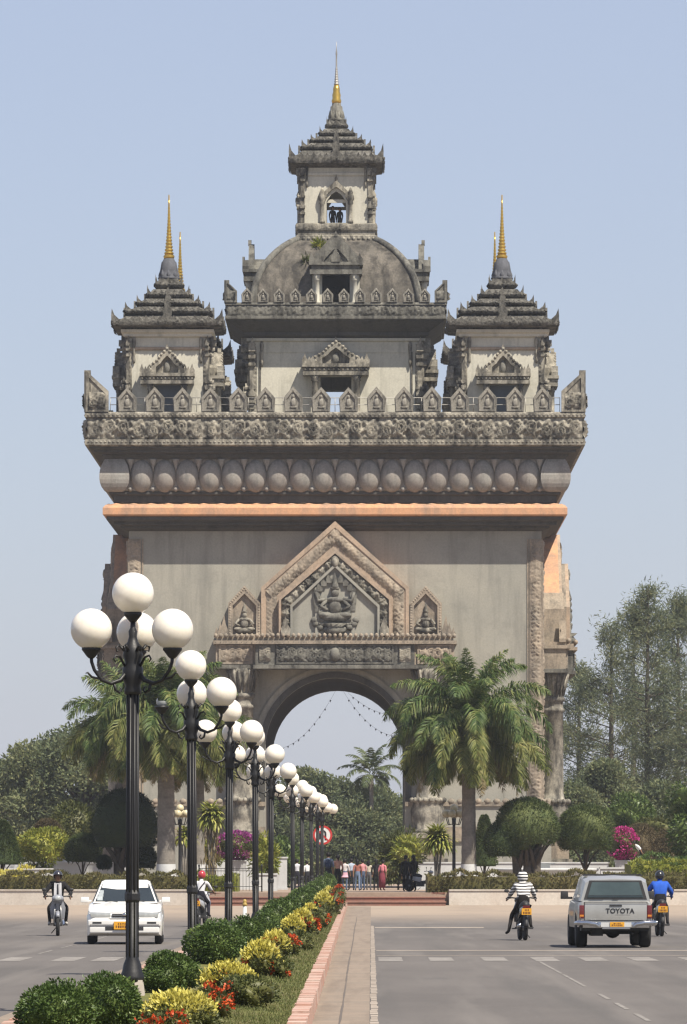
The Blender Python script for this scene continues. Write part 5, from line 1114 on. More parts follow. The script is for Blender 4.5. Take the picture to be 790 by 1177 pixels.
# ------------------------------------------------------------------ people
PMAT = {}
def cloth(col, rough=.85, stripes=None):
    key = (col, stripes)
    if key not in PMAT:
        m = simple('fabric', col, rough, 0, .18, 7, .15, spec=.2)
        if stripes:
            t_ = m.node_tree; b_ = t_.nodes['Principled BSDF']; w = node(t_, 'ShaderNodeTexWave', wave_type='BANDS', bands_direction='Z'); w.inputs['Scale'].default_value = 4.6; w.inputs['Distortion'].default_value = 2.2; w.inputs['Detail'].default_value = 1
            t_.links.new(coords(t_), w.inputs['Vector']); t_.links.new(ramp(t_, w.outputs[1], .52, .6, col, stripes), b_.inputs['Base Color'])
        PMAT[key] = m
    return PMAT[key]
SKIN = cloth((.30, .17, .105), .6); HAIR = cloth((.012, .010, .009), .5)
def stand(lean=0, step=.0, arm=0, bendf=0):
    J = dict(pelvis=(0, 0, .525), spine=(0, 0, .62), chest=(0, .005, .735), neck=(0, .005, .825), head0=(0, -.005, .865), head1=(0, -.012, .915), head2=(0, -.008, .955))
    for s_, k in ((-1, 'L'), (1, 'R')):
        J['sh'+k] = (s_*.098, .005, .795); J['el'+k] = (s_*.128, .015+s_*arm*.1, .635); J['wr'+k] = (s_*.128, -.03+s_*arm*.2, .49+abs(arm)*.03)
        J['hip'+k] = (s_*.05, 0, .50); J['kn'+k] = (s_*.055, -.012-s_*step*.10, .28); J['an'+k] = (s_*.058, .015-s_*step*.16, .048+max(0, s_*step)*.02); J['toe'+k] = (s_*.068, -.075-s_*step*.16, .022)
    if bendf:
        for k in J:
            x, y, z = J[k]
            if z > .56 or k[:2] in ('el', 'wr'):
                v = Matrix.Rotation(bendf, 3, 'X') @ Vector((x, y, z-.53)); J[k] = (v.x, v.y, v.z+.53)
    return J
RAD = dict(pelvis=.070, spine=.064, chest=.074, neck=.030, head0=.040, head1=.052, head2=.040, sh=.040, el=.027, wr=.018, palm=.019, hip=.054, kn=.037, an=.024, toe=.021)
def person(lab, loc, H, J, cols, rot=0, hair='short', sleeve='short', legs='long', skirt=None, name='person', extra=None, absolute=False, helmet=None, widen=1.0, bulk=1.0):
    """one skinned body; J joints as fractions of the standing height"""
    E = [('pelvis', 'spine'), ('spine', 'chest'), ('chest', 'neck'), ('neck', 'head0'), ('head0', 'head1'), ('head1', 'head2')]
    reg = ['bottom', 'top', 'top', 'skin', 'skin', 'skin']
    for k in 'LR':
        E += [('chest', 'sh'+k), ('sh'+k, 'el'+k), ('el'+k, 'wr'+k), ('wr'+k, 'palm'+k), ('pelvis', 'hip'+k), ('hip'+k, 'kn'+k), ('kn'+k, 'an'+k), ('an'+k, 'toe'+k)]
        reg += ['top', 'top', 'top' if sleeve == 'long' else 'skin', 'skin', 'bottom', 'bottom', 'bottom' if legs == 'long' else 'skin', 'shoe']
    P = {k: Vector(v)*H for k, v in J.items()}; Rr = {}
    for k in P: Rr[k] = RAD.get(k, RAD.get(k[:-1], .03))*H
    for k in ('pelvis', 'spine', 'chest'): Rr[k] *= widen
    for s_, k in ((-1, 'L'), (1, 'R')):
        Rr['sh'+k] *= bulk; Rr['el'+k] *= bulk
        d = (P['wr'+k]-P['el'+k]).normalized(); P['palm'+k] = P['wr'+k]+d*.045*H; Rr['palm'+k] = .019*H
        sd = d.cross(Vector((0, 1, 0))).normalized() if abs(d.y) < .9 else Vector((1, 0, 0)); fw = d.cross(sd).normalized()
        for i in range(4):
            a, c_ = f'f{i}{k}', f'g{i}{k}'; o_ = (i-1.5)*.0105*H; ln = (.034, .040, .038, .03)[i]*H
            P[a] = P['palm'+k]+d*ln*.55+fw*o_*1.25; P[c_] = P[a]+(d*.85+sd*.5).normalized()*ln*.6; Rr[a] = .0058*H; Rr[c_] = .0045*H
            E += [('palm'+k, a), (a, c_)]; reg += ['skin', 'skin']
        a, c_ = 't0'+k, 't1'+k; P[a] = P['wr'+k]+d*.02*H+fw*-.02*H; P[c_] = P[a]+(d*.8-fw*.5)*.03*H; Rr[a] = .0075*H; Rr[c_] = .0055*H; E += [('wr'+k, a), (a, c_)]; reg += ['skin', 'skin']
    keys = list(P); ix = {k: i for i, k in enumerate(keys)}
    me = bpy.data.meshes.new(name); me.from_pydata([P[k][:] for k in keys], [(ix[a], ix[c_]) for a, c_ in E], [])
    o = bpy.data.objects.new(name, me); COL.objects.link(o)
    md = o.modifiers.new('skin', 'SKIN'); md.use_smooth_shade = True; sv = me.skin_vertices
    if not sv:
        bpy.context.view_layer.objects.active = o; bpy.ops.mesh.customdata_skin_add()
    for k in keys: me.skin_vertices[0].data[ix[k]].radius = (Rr[k], Rr[k]); me.skin_vertices[0].data[ix[k]].use_root = (k == 'pelvis')
    ss = o.modifiers.new('sub', 'SUBSURF'); ss.levels = 1; ss.render_levels = 1
    dg = bpy.context.evaluated_depsgraph_get(); m2 = bpy.data.meshes.new_from_object(o.evaluated_get(dg)); o.modifiers.clear(); o.data = m2; bpy.data.meshes.remove(me); m2.name = name
    mats = [cloth(cols.get('skin', (.30, .17, .105)), .6), cloth(*cols['top']) if isinstance(cols['top'], list) else cloth(cols['top']), cloth(cols['bottom']), cloth(cols.get('shoe', (.03, .03, .03)))]
    m2.materials.clear()
    for m_ in mats: m2.materials.append(m_)
    A = np.array([P[a][:] for a, _ in E]); B = np.array([P[c_][:] for _, c_ in E]); D = B-A; L2 = (D**2).sum(1); rid = [dict(skin=0, top=1, bottom=2, shoe=3)[r] for r in reg]; rr_ = np.array([(Rr[a]+Rr[c_])/2 for a, c_ in E])
    cen = np.array([p.center[:] for p in m2.polygons]); tt = np.clip(((cen[:, None]-A)*D).sum(2)/L2, 0, 1); dist = np.linalg.norm(cen[:, None]-(A+tt[..., None]*D), axis=2)/rr_
    m2.polygons.foreach_set('material_index', [rid[i] for i in dist.argmin(1)]); m2.polygons.foreach_set('use_smooth', [True]*len(m2.polygons)); m2.update()
    o.location = loc; o.rotation_euler = (0, 0, rot); tag(o, lab, 'person', 'people')
    hd = P['head1']; up = (P['head2']-P['head0']).normalized(); fr = Vector((0, -1, 0)); r = .060*H
    Mx = Matrix.Translation(hd) @ up.to_track_quat('Z', 'Y').to_matrix().to_4x4()
    b = MB(); b.push(Matrix.Translation(hd))                          # face: eyes, nose, mouth, ears
    for s_ in (-1, 1): b.ball((s_*.020*H, -.050*H, .004*H), .0065*H, 1, 1); b.ball((s_*.053*H, .004*H, 0), (.008*H, .012*H, .018*H), 1, 0)
    b.ball((0, -.056*H, -.010*H), (.009*H, .010*H, .014*H), 1, 0); b.ball((0, -.050*H, -.027*H), (.014*H, .006*H, .004*H), 1, 2); b.pop()
    b.build('face', [mats[0], HAIR, cloth((.25, .07, .06))], o)
    b = MB(); V, Fc = ICO[3]
    if helmet:
        keep = [f for f in Fc if not (np.mean([V[i][1] for i in f]) < -.35 and np.mean([V[i][2] for i in f]) < .25) and np.mean([V[i][2] for i in f]) > -.62]
        b.add(V*(.073*H, .084*H, .082*H)+np.array(hd)+(0, 0, .012*H), keep, 0, True); b.add(V*(.066*H, .077*H, .075*H)+np.array(hd)+(0, 0, .012*H), [f[::-1] for f in keep], 0, True)
        b.tube([(hd.x-.06*H, hd.y-.045*H, hd.z+.03*H), (hd.x-.035*H, hd.y-.085*H, hd.z+.032*H), (hd.x+.035*H, hd.y-.085*H, hd.z+.032*H), (hd.x+.06*H, hd.y-.045*H, hd.z+.03*H)], .009*H, 6)
        b.build('helmet', simple('helmet_shell', helmet, .25, 0, .1, 4, coat=.5), o)
    elif hair:
        keep = [f for f in Fc if np.mean([V[i][2] for i in f])+.9*np.mean([V[i][1] for i in f]) > -.12]
        b.add(V*(.060*H, .066*H, .068*H)+np.array(hd)+(0, .004*H, .008*H), keep, 0, True)
        if hair == 'long': b.ball((hd.x, hd.y+.045*H, hd.z-.055*H), (.05*H, .028*H, .10*H), 2)
        if hair == 'tail': b.tube([(hd.x, hd.y+.06*H, hd.z+.01*H), (hd.x, hd.y+.085*H, hd.z-.03*H), (hd.x, hd.y+.075*H, hd.z-.11*H)], [.02*H, .024*H, .008*H], 7)
        b.build('hair', HAIR, o)
    if skirt:
        col, z0 = skirt; b = MB(); b.lathe([(.085*H, .57*H), (.098*H, .50*H), (.105*H, .40*H), (.108*H, z0*H), (.10*H, z0*H+.004)], 16, cap=False); b.build('skirt', cloth(col), o)
    if extra: extra(o, P, H)
    return o
def backpack(o, P, H):
    b = MB(); c = P['chest']; b.ball((c.x, c.y+.125*H*.9, c.z-.045*H), (.085*H, .06*H, .125*H), 3); b.ball((c.x, c.y+.16*H, c.z-.09*H), (.06*H, .035*H, .06*H), 2)
    for s_ in (-1, 1): b.tube([(s_*.055*H, .06*H, c.z+.06*H), (s_*.06*H, -.02*H, c.z+.085*H), (s_*.065*H, -.085*H, c.z), (s_*.075*H, .0, c.z-.12*H)], .012*H, 6)
    b.build('backpack', cloth((.03, .045, .09)), o)
def onplaza(px, Y): return (wx(px, Y), Y, PZ)
person('tall man in a grey-blue shirt with a dark backpack walking to the arch', onplaza(377.5, 276), 1.93, stand(step=.5), dict(top=(.17, .21, .29), bottom=(.03, .035, .05)), PI, extra=backpack)
person('woman in a peach top and black trousers beside the man with the backpack', onplaza(388.5, 278), 1.82, stand(step=-.3), dict(top=(.62, .33, .24), bottom=(.015, .015, .018)), PI+.2, hair='tail')
person('woman in a white blouse and pale pink hem beside the peach-topped woman', onplaza(396.5, 285), 1.62, stand(arm=.6), dict(top=(.66, .62, .62), bottom=(.10, .14, .22)), PI-.3, hair='short', skirt=((.62, .38, .45), .44))
person('woman in a brown-red top and jeans, left of a pair in the arch', onplaza(411, 287), 1.60, stand(step=.4, arm=.4), dict(top=(.33, .13, .10), bottom=(.16, .22, .33)), PI, hair='long')
person('woman in a pink top standing close behind the jeans-wearing pair member', onplaza(417, 290), 1.62, stand(), dict(top=(.55, .26, .27), bottom=(.08, .11, .18)), PI+.6, hair='short')
person('man in a pale blue shirt and dark trousers in the middle of the arch group', onplaza(404, 291), 1.66, stand(step=.4), dict(top=(.42, .48, .58), bottom=(.03, .035, .05)), PI+.2)
person('woman in a cream top and grey trousers right of the jeans-wearing pair', onplaza(424, 293), 1.56, stand(arm=.3), dict(top=(.58, .52, .42), bottom=(.12, .12, .13)), PI-.2, hair='long')
person('person dressed all in black beside the woman with the dark red skirt', onplaza(432.5, 288), 1.62, stand(arm=.3), dict(top=(.018, .017, .02), bottom=(.016, .016, .018)), PI, hair='long', sleeve='long')
person('woman in a pink shirt and long dark red skirt in front of the arch', onplaza(439.5, 287), 1.58, stand(bendf=.15), dict(top=(.62, .22, .25), bottom=(.2, .05, .06)), PI-.5, hair='short', skirt=((.22, .05, .07), .10))
person('left person of the couple in black near the right arch pier', onplaza(466.5, 277), 1.78, stand(), dict(top=(.012, .012, .015), bottom=(.012, .012, .014)), PI-.4, sleeve='long')
person('right person of the couple in black near the right arch pier', onplaza(475.5, 277.6), 1.80, stand(arm=.5), dict(top=(.014, .013, .015), bottom=(.012, .012, .015)), PI+.5, sleeve='long', hair='long')
person('person in a white shirt left of the seventh lamp post', onplaza(341.5, 288), 1.62, stand(), dict(top=(.62, .63, .68), bottom=(.03, .03, .04)), PI)
person('person in a white shirt right of the seventh lamp post', onplaza(353.5, 286), 1.55, stand(bendf=.12), dict(top=(.70, .70, .70), bottom=(.025, .025, .03)), PI+.4)
person('man in a white shirt and black trousers leaning on the white ledge', (wx(738, 281.5), 281.5, wz(997, 281)), 1.46, stand(bendf=.75, step=.9), dict(top=(.72, .72, .72), bottom=(.012, .012, .014)), -PI/2)
uz = 39.86
b = MB(); b.bx(-1.8, 1.8, -1.8, 1.8, 39.5-PZ, uz-PZ); b.build('floor_slab', M['wall_pale'], ut)
person('left silhouette of the couple in the upper tower window', (XC-.22, YC-1.2, uz), 1.68, stand(), dict(top=(.02, .02, .025), bottom=(.02, .02, .025)), .5, sleeve='long')
person('right silhouette of the couple in the upper tower window', (XC+.2, YC-1.2, uz), 1.6, stand(), dict(top=(.02, .02, .022), bottom=(.02, .02, .02)), -.6, hair='long', sleeve='long')
# ------------------------------------------------------------------ vehicles
M['paintw'] = simple('white_car_paint', (.80, .79, .76), .28, 0, .07, 1.6, coat=.6)
M['paints'] = simple('silver_paint', (.46, .46, .44), .34, .4, .14, 1.6, coat=.4)
M['glassd'] = simple('tinted_window_glass', (.022, .03, .034), .06, 0, .2, 1, spec=.8)
M['glassg'] = simple('greenish_rear_glass', (.055, .08, .078), .08, 0, .25, 1.5, spec=.8)
M['rubber'] = simple('tyre_rubber', (.018, .018, .019), .85, 0, .3, 9)
M['blackp'] = simple('black_plastic', (.02, .02, .022), .6, 0, .2, 6)
M['chrome'] = simple('chrome', (.62, .63, .65), .14, 1, .05, 3)
M['alloy'] = simple('wheel_alloy', (.35, .35, .35), .4, .7, .1)
M['lensw'] = simple('clear_lamp_lens', (.52, .54, .53), .1, .2, .15, 9, coat=.6)
M['lenso'] = simple('amber_lens', (.62, .22, .03), .25, 0, .1)
M['lensr'] = simple('red_lens', (.13, .012, .012), .2, 0, .15, 8, coat=.5)
M['plate'] = simple('yellow_plate', (.74, .36, .02), .5, 0, .08, 9)
M['platetxt'] = simple('plate_ink', (.12, .035, .01), .6)
M['sticker'] = simple('paper_sticker', (.62, .68, .70), .6, 0, .1)
def sharp(o, ang=38): o.data.polygons.foreach_set('use_smooth', [True]*len(o.data.polygons)); o.data.set_sharp_from_angle(angle=R(ang)); return o
def wheel(parent, x, y, r, w, side):
    b = MB(); b.push(Matrix.Translation((x, y, r)) @ Matrix.Rotation(PI/2, 4, 'Y')); b.lathe([(r*.62, -w/2), (r*.9, -w/2), (r*.98, -w*.36), (r, -w*.2), (r, w*.2), (r*.98, w*.36), (r*.9, w/2), (r*.62, w/2)], 28); b.pop(); t_ = b.build('wheel', M['rubber'], parent)
    b = MB(); b.push(Matrix.Translation((x, y, r)) @ Matrix.Rotation(PI/2, 4, 'Y')); b.lathe([(r*.63, -w*.42), (r*.6, w*.42)], 24); b.lathe([(r*.3, w*.43*side), (r*.12, w*.5*side)], 12); b.pop(); b.build('rim', M['alloy'], t_)
def loft(b, st, arches=(), ra=.35, zc=.30, mat=0):
    """stations (y, zbottom, ztop, halfwidth, crown)"""
    ys = sorted(set([s[0] for s in st]+[a+d for a in arches for d in (-ra, -ra*.93, -ra*.75, -ra*.45, 0, ra*.45, ra*.75, ra*.93, ra)])); Y0 = [s[0] for s in st]; V = []
    for y in ys:
        zb, zt, w, cr = (np.interp(y, Y0, [s[k] for s in st]) for k in (1, 2, 3, 4)); za = zb
        for a in arches:
            if abs(y-a) <= ra: za = max(za, zc+math.sqrt(max(0, ra**2-(y-a)**2)))
        h = zt-zb; half = [(0, zb), (w*.70, zb), (w*.72, za), (w*.985, za+.0), (w, max(za+.01, zb+h*.45)), (w*.985, max(za+.02, zb+h*.72)), (w*.955, zt-.03), (w*.90, zt), (w*.45, zt+cr*.75), (0, zt+cr)]
        ring = [(x, z) for x, z in half]+[(-x, z) for x, z in half[-2:0:-1]]; V += [(x, y, z) for x, z in ring]
    n = len(V)//len(ys); Q = [(j*n+i, (j+1)*n+i, (j+1)*n+(i+1) % n, j*n+(i+1) % n) for j in range(len(ys)-1) for i in range(n)]+[tuple(range(n)), tuple(range(len(V)-1, len(V)-n-1, -1))]
    b.add(V, Q, mat, True)
def bevelled(o, w=.02, seg=2, ang=30):
    bm = bmesh.new(); bm.from_mesh(o.data); bmesh.ops.remove_doubles(bm, verts=bm.verts, dist=1e-5)
    es = [e for e in bm.edges if len(e.link_faces) == 2 and e.calc_face_angle(0) > R(ang)]
    bmesh.ops.bevel(bm, geom=es, offset=w, segments=seg, affect='EDGES', profile=.6); bm.to_mesh(o.data); bm.free(); o.data.update(); return sharp(o, 50)
def quadpane(b, P, n, th=.006, mat=0):
    n = np.array(n, float); n /= np.linalg.norm(n); P = np.array(P, float); b.add(np.concatenate([P+n*th, P-n*.02]), [(0, 1, 2, 3), (0, 4, 5, 1), (1, 5, 6, 2), (2, 6, 7, 3), (3, 7, 4, 0)], mat)
def plate(parent, x, y, z, w, h, face=-1):
    b = MB(); b.bx(x-w/2, x+w/2, y-.006, y+.006, z-h/2, z+h/2); p = b.build('number_plate', M['plate'], parent); b = MB(); rr = random.Random(int(abs(x*100+y*77+z*31)))
    for r_, zz, hh in ((4, z+h*.20, h*.22), (6, z-h*.18, h*.36)):
        for i in range(r_): xx = x+(i-(r_-1)/2)*w*.135; b.bx(xx-w*.045, xx+w*.045*rr.uniform(.2, 1), y-.009, y-.006, zz-hh*.5*rr.uniform(.5, 1), zz+hh*.5)
    b.build('plate_marks', M['platetxt'], p)
# white saloon, front towards us
Yc_ = 126.0; car = thing('saloon_car', 'white saloon car coming towards us behind the nearest lamp post', 'car', (wx(143, Yc_), Yc_, .006), R(1.5))
b = MB(); loft(b, [(0, .34, .56, .68, .0), (.05, .24, .63, .765, .01), (.16, .20, .68, .81, .02), (.35, .19, .735, .832, .035), (.7, .19, .80, .842, .05), (1.1, .19, .87, .845, .05), (1.35, .19, .90, .845, .04), (3.2, .19, .93, .845, .0), (3.7, .2, .94, .835, .03), (4.1, .24, .92, .80, .03), (4.22, .36, .86, .74, .0)], (.80, 3.27), .345, .28)
sharp(b.build('body', M['paintw'], car), 32)
def cabin(b, y0, y1, y2, y3, zb, zr, wb0, wb1, wr, mat=0):
    V = []
    rows = [(y0, zb, wb0, 0), (y0+(y1-y0)*.93, zb+(zr-zb)*.94, wb0+(wr-wb0)*.94, .006), (y1, zr, wr, .015), ((y1+y2)/2, zr+.01, wr+.01, .03), (y2, zr-.005, wr, .015), (y2+(y3-y2)*.08, zb+(zr-zb)*.93, wr+(wb1-wr)*.07, .006), (y3, zb, wb1, 0)]
    B0 = [(wb0, y0), (wb0+.02, (y0+y3)/2), (wb1, y3)]
    for y, z, w, cr in rows: V += [(-w, y, z), (-w*.86, y, z+cr*.8+.012*(cr > .01)), (0, y, z+cr+.012*(cr > .01)), (w*.86, y, z+cr*.8+.012*(cr > .01)), (w, y, z)]
    b.grid(np.array(V), 5, 7, mat, True)
    for s_ in (0, 4):
        ids = [np.array(V[i*5+s_]) for i in range(7)]; k = 1 if s_ else -1; lo = [np.array((ids[0][0]+k*(.015), ids[i][1], zb)) for i in range(7)]; lo[0] = ids[0]; lo[6] = ids[6]
        b.add(ids+lo, [(i, i+1, 7+i+1, 7+i) if s_ == 0 else (i+1, i, 7+i, 7+i+1) for i in range(6)], mat)
b = MB(); cabin(b, 1.18, 1.86, 3.0, 3.62, .905, 1.375, .715, .70, .535); sharp(b.build('roof', M['paintw'], car), 50)
b = MB(); V = lambda f, s_: (s_*(.715+(.535-.715)*f-.035), 1.18+.68*f, .905+.47*f); quadpane(b, [V(.07, -1), V(.07, 1), V(.90, 1), V(.90, -1)], (0, -.47, .68)); b.build('windscreen', M['glassd'], car)
for s_ in (-1, 1):
    b = MB(); q = lambda y, f: (s_*(.725+(.545-.725)*f+.012), y, .92+.455*f); P4 = [q(1.42, .05), q(1.93, .86), q(2.95, .86), q(3.35, .05)]; quadpane(b, P4 if s_ < 0 else P4[::-1], (s_, 0, .4)); b.build('side_window', M['glassd'], car)
    b = MB(); b.box((s_*.90, 1.42, .98), (.2, .09, .12), 0, (.9, .8)); b.box((s_*.79, 1.43, .95), (.08, .05, .05)); bevelled(b.build('wing_mirror', M['paintw'], car), .02)
    b = MB(); b.prism([(s_*.30 if s_ > 0 else s_*.74, .60), (s_*.74 if s_ > 0 else s_*.30, .60), (s_*.76 if s_ > 0 else s_*.31, .70), (s_*.32 if s_ > 0 else s_*.76, .715)], .015, .2); bevelled(b.build('headlight', M['lensw'], car), .012)
    b = MB(); b.bx(s_*.64-.095, s_*.64+.095, .0, .1, .47, .515); b.build('indicator', M['lenso'], car)
    b = MB(); b.push(Matrix.Translation((s_*.12-.28*(s_ < 0)*0, 1.18, .93))); b.tube([(s_*.05, -.015, .0), (s_*.32, .03, .035)], .008, 5); b.pop(); b.build('wiper', M['blackp'], car)
    for y in (.80, 3.27): wheel(car, s_*.745, y, .285, .17, s_)
    b = MB(); b.bx(s_*.735-.008, s_*.735+.008, 1.6, 1.62, .55, .6)
b = MB(); b.bx(-.27, .27, .0, .14, .615, .675); gr = b.build('grille', M['blackp'], car)
b = MB(); b.bx(-.265, .265, -.008, .05, .635, .65); b.ball((0, -.01, .66), (.055, .015, .03), 2); b.build('grille_bar', M['chrome'], car)
b = MB(); b.bx(-.80, .80, -.035, .12, .40, .545); b.bx(-.77, .77, -.02, .14, .25, .40); bevelled(b.build('bumper', M['paintw'], car), .03, 3)
b = MB(); b.bx(-.42, .42, -.027, .05, .315, .39); b.bx(-.70, -.50, -.040, .0, .46, .50); b.bx(.50, .70, -.040, .0, .46, .50); b.bx(-.76, .76, -.038, 0, .428, .440); b.build('air_intake', M['blackp'], car)
plate(car, -.05, -.055, .42, .36, .17)
b = MB(); b.tube([(-.80, .33, .722), (-.74, .12, .70), (-.3, .035, .695), (.3, .035, .695), (.74, .12, .70), (.80, .33, .722)], .007, 4); b.tube([(-.775, .14, .56), (-.3, -.005, .57), (.3, -.005, .57), (.775, .14, .56)], .007, 4); b.build('panel_gap', M['blackp'], car)
b = MB(); 
for f, w in ((.16, .075), (.33, .07), (.48, .06)): x = -.58+.1*f; y = 1.18+.68*f; z = .905+.47*f; b.box((x, y-.022, z+.016), (w*1.6, .01, w*1.5))
b.build('windscreen_sticker', M['sticker'], car)
b = MB(); b.ball((.27, 1.75, 1.13), (.11, .11, .13), 2); b.ball((.27, 1.85, .93), (.22, .14, .2), 2); b = None
# silver pickup seen from behind
Yp_ = 120.5; pk = thing('pickup_truck', 'silver pickup truck with a canopy over its bed, driving away', 'pickup', (wx(708, Yp_), Yp_, .006), R(1.0))
b = MB(); loft(b, [(0, .50, .97, .735, 0), (.03, .48, .985, .765, 0), (.2, .44, .99, .785, 0), (1.6, .42, .99, .80, 0), (2.0, .42, 1.0, .80, .0), (3.3, .42, 1.02, .80, .02), (3.8, .42, 1.0, .80, .05), (4.6, .42, .92, .76, .05), (4.75, .5, .8, .68, 0)], (1.05, 3.95), .42, .34); sharp(b.build('body', M['paints'], pk), 32)
b = MB(); V = []
for y, w, wt, zt in ((.10, .735, .60, 1.43), (.42, .745, .63, 1.50), (1.75, .745, .63, 1.51), (1.80, .745, .62, 1.49)): V += [(-w, y-.0, .985), (-wt-.03, y+.02*(y < .2), zt-.06), (-wt+.08, y+.03*(y < .2), zt), (0, y+.03*(y < .2), zt+.025), (wt-.08, y+.03*(y < .2), zt), (wt+.03, y+.02*(y < .2), zt-.06), (w, y, .985)]
b.add(V, [(j*7+i, j*7+i+1, (j+1)*7+i+1, (j+1)*7+i) for j in range(3) for i in range(6)]+[(6, 5, 4, 3, 2, 1, 0), tuple(range(21, 28))], 0, True); sharp(b.build('canopy', M['paints'], pk), 35)
b = MB(); cabin(b, 1.85, 2.0, 3.0, 3.65, 1.0, 1.49, .73, .72, .60); sharp(b.build('cab', M['paints'], pk), 45)
b = MB(); quadpane(b, [(-.665, .095, 1.02), (.665, .095, 1.02), (.55, .128, 1.42), (-.55, .128, 1.42)], (0, -1, .08), .004); cf = b.build('canopy_frame', M['blackp'], pk)
b = MB(); quadpane(b, [(-.585, .087, 1.065), (.585, .087, 1.065), (.495, .117, 1.385), (-.495, .117, 1.385)], (0, -1, .08), .006); b.build('rear_window', M['glassg'], pk)
b = MB(); b.bx(-.57, .57, .07, .09, 1.10, 1.106); b.bx(-.55, -.25, .065, .082, 1.04, 1.05); b.bx(-.06, .06, .06, .085, 1.018, 1.045); b.build('window_trim', M['blackp'], pk)
b = MB(); b.bx(-.655, .655, -.022, .02, .585, .955); b.bx(-.655, .655, -.032, 0, .925, .955); tg = bevelled(b.build('tailgate', M['paints'], pk), .012)
b = MB(); b.bx(-.668, .668, -.004, .03, .572, .968); b.build('tailgate_gap', M['blackp'], pk)
b = MB(); b.bx(-.13, .13, -.036, -.02, .875, .91); b.build('tailgate_handle', M['blackp'], tg)
cu = bpy.data.curves.new('lettering', 'FONT'); cu.body = 'TOYOTA'; cu.size = .138; cu.align_x = 'CENTER'; cu.extrude = .004; cu.offset = .004; cu.space_character = 1.08
tmp = bpy.data.objects.new('lettering', cu); COL.objects.link(tmp); dg = bpy.context.evaluated_depsgraph_get(); me = bpy.data.meshes.new_from_object(tmp.evaluated_get(dg)); bpy.data.objects.remove(tmp)
me.materials.clear(); me.materials.append(M['signblack']); lt = bpy.data.objects.new('lettering', me); COL.objects.link(lt); lt.parent = tg; lt.location = (.09, -.028, .735); lt.rotation_euler = (PI/2, 0, 0)
b = MB(); b.bx(-.01, .30, -.0245, -.02, .69, .705); b.build('badge_line', M['greypole'], tg)
for s_ in (-1, 1):
    b = MB(); b.bx(s_*.715-.052, s_*.715+.052, -.018, .06, .62, .90); tl = bevelled(b.build('tail_light', M['lensr'], pk), .01)
    b = MB(); b.bx(s_*.715-.04, s_*.715+.04, -.022, -.016, .66, .70); b.build('indicator_lens', M['lenso'], tl)
    b = MB(); b.box((s_*.93, 2.95, 1.10), (.17, .08, .17), 0, (.92, .9)); b.box((s_*.81, 2.97, 1.04), (.12, .05, .05)); bevelled(b.build('wing_mirror', M['blackp'], pk), .02)
    b = MB(); q = lambda y, z: (s_*(.748-(z-.985)*.25), y, z); P4 = [q(.45, 1.06), q(.55, 1.38), q(1.65, 1.38), q(1.68, 1.06)]; quadpane(b, P4 if s_ < 0 else P4[::-1], (s_, 0, .25)); b.build('side_window', M['glassd'], pk)
    for y in (1.05, 3.95): wheel(pk, s_*.675, y, .36, .24, s_)
b = MB(); b.bx(-.70, .70, -.17, .02, .42, .545); b.add([(-.30, -.175, .40), (.30, -.175, .40), (.24, -.175, .50), (-.24, -.175, .50)], [(0, 1, 2, 3)], 0)
for s_ in (-1, 1): b.tube([(s_*.36, -.18, .44), (s_*.42, -.19, .50), (s_*.60, -.19, .53), (s_*.78, -.13, .53), (s_*.84, .05, .52)], [.045, .05, .055, .06, .05], 8)
bevelled(b.build('bumper', M['chrome'], pk), .02)
b = MB(); b.bx(-.32, .32, -.182, -.16, .445, .54); b.build('bumper_recess', M['whitewall'], pk); plate(pk, .02, -.195, .497, .30, .10)
b = MB(); b.bx(-.72, .72, .1, 1.4, .36, .46); b.bx(-.55, .55, .9, 1.15, .28, .40); b.ball((0, 1.05, .33), (.16, .14, .14), 2); b.tube([(.35, .1, .30), (.35, 1.5, .34)], .035, 8); b.bx(-.5, -.25, .3, 1.3, .25, .45); b.build('underbody', M['blackp'], pk)
b = MB(); b.bx(-.60, .60, .95, 1.0, 1.52, 1.555); b.bx(-.60, .60, 1.5, 1.55, 1.52, 1.555)
for s_ in (-1, 1): b.bx(s_*.58-.02, s_*.58+.02, .6, 1.7, 1.515, 1.54)
b.build('roof_rack', M['blackp'], pk)
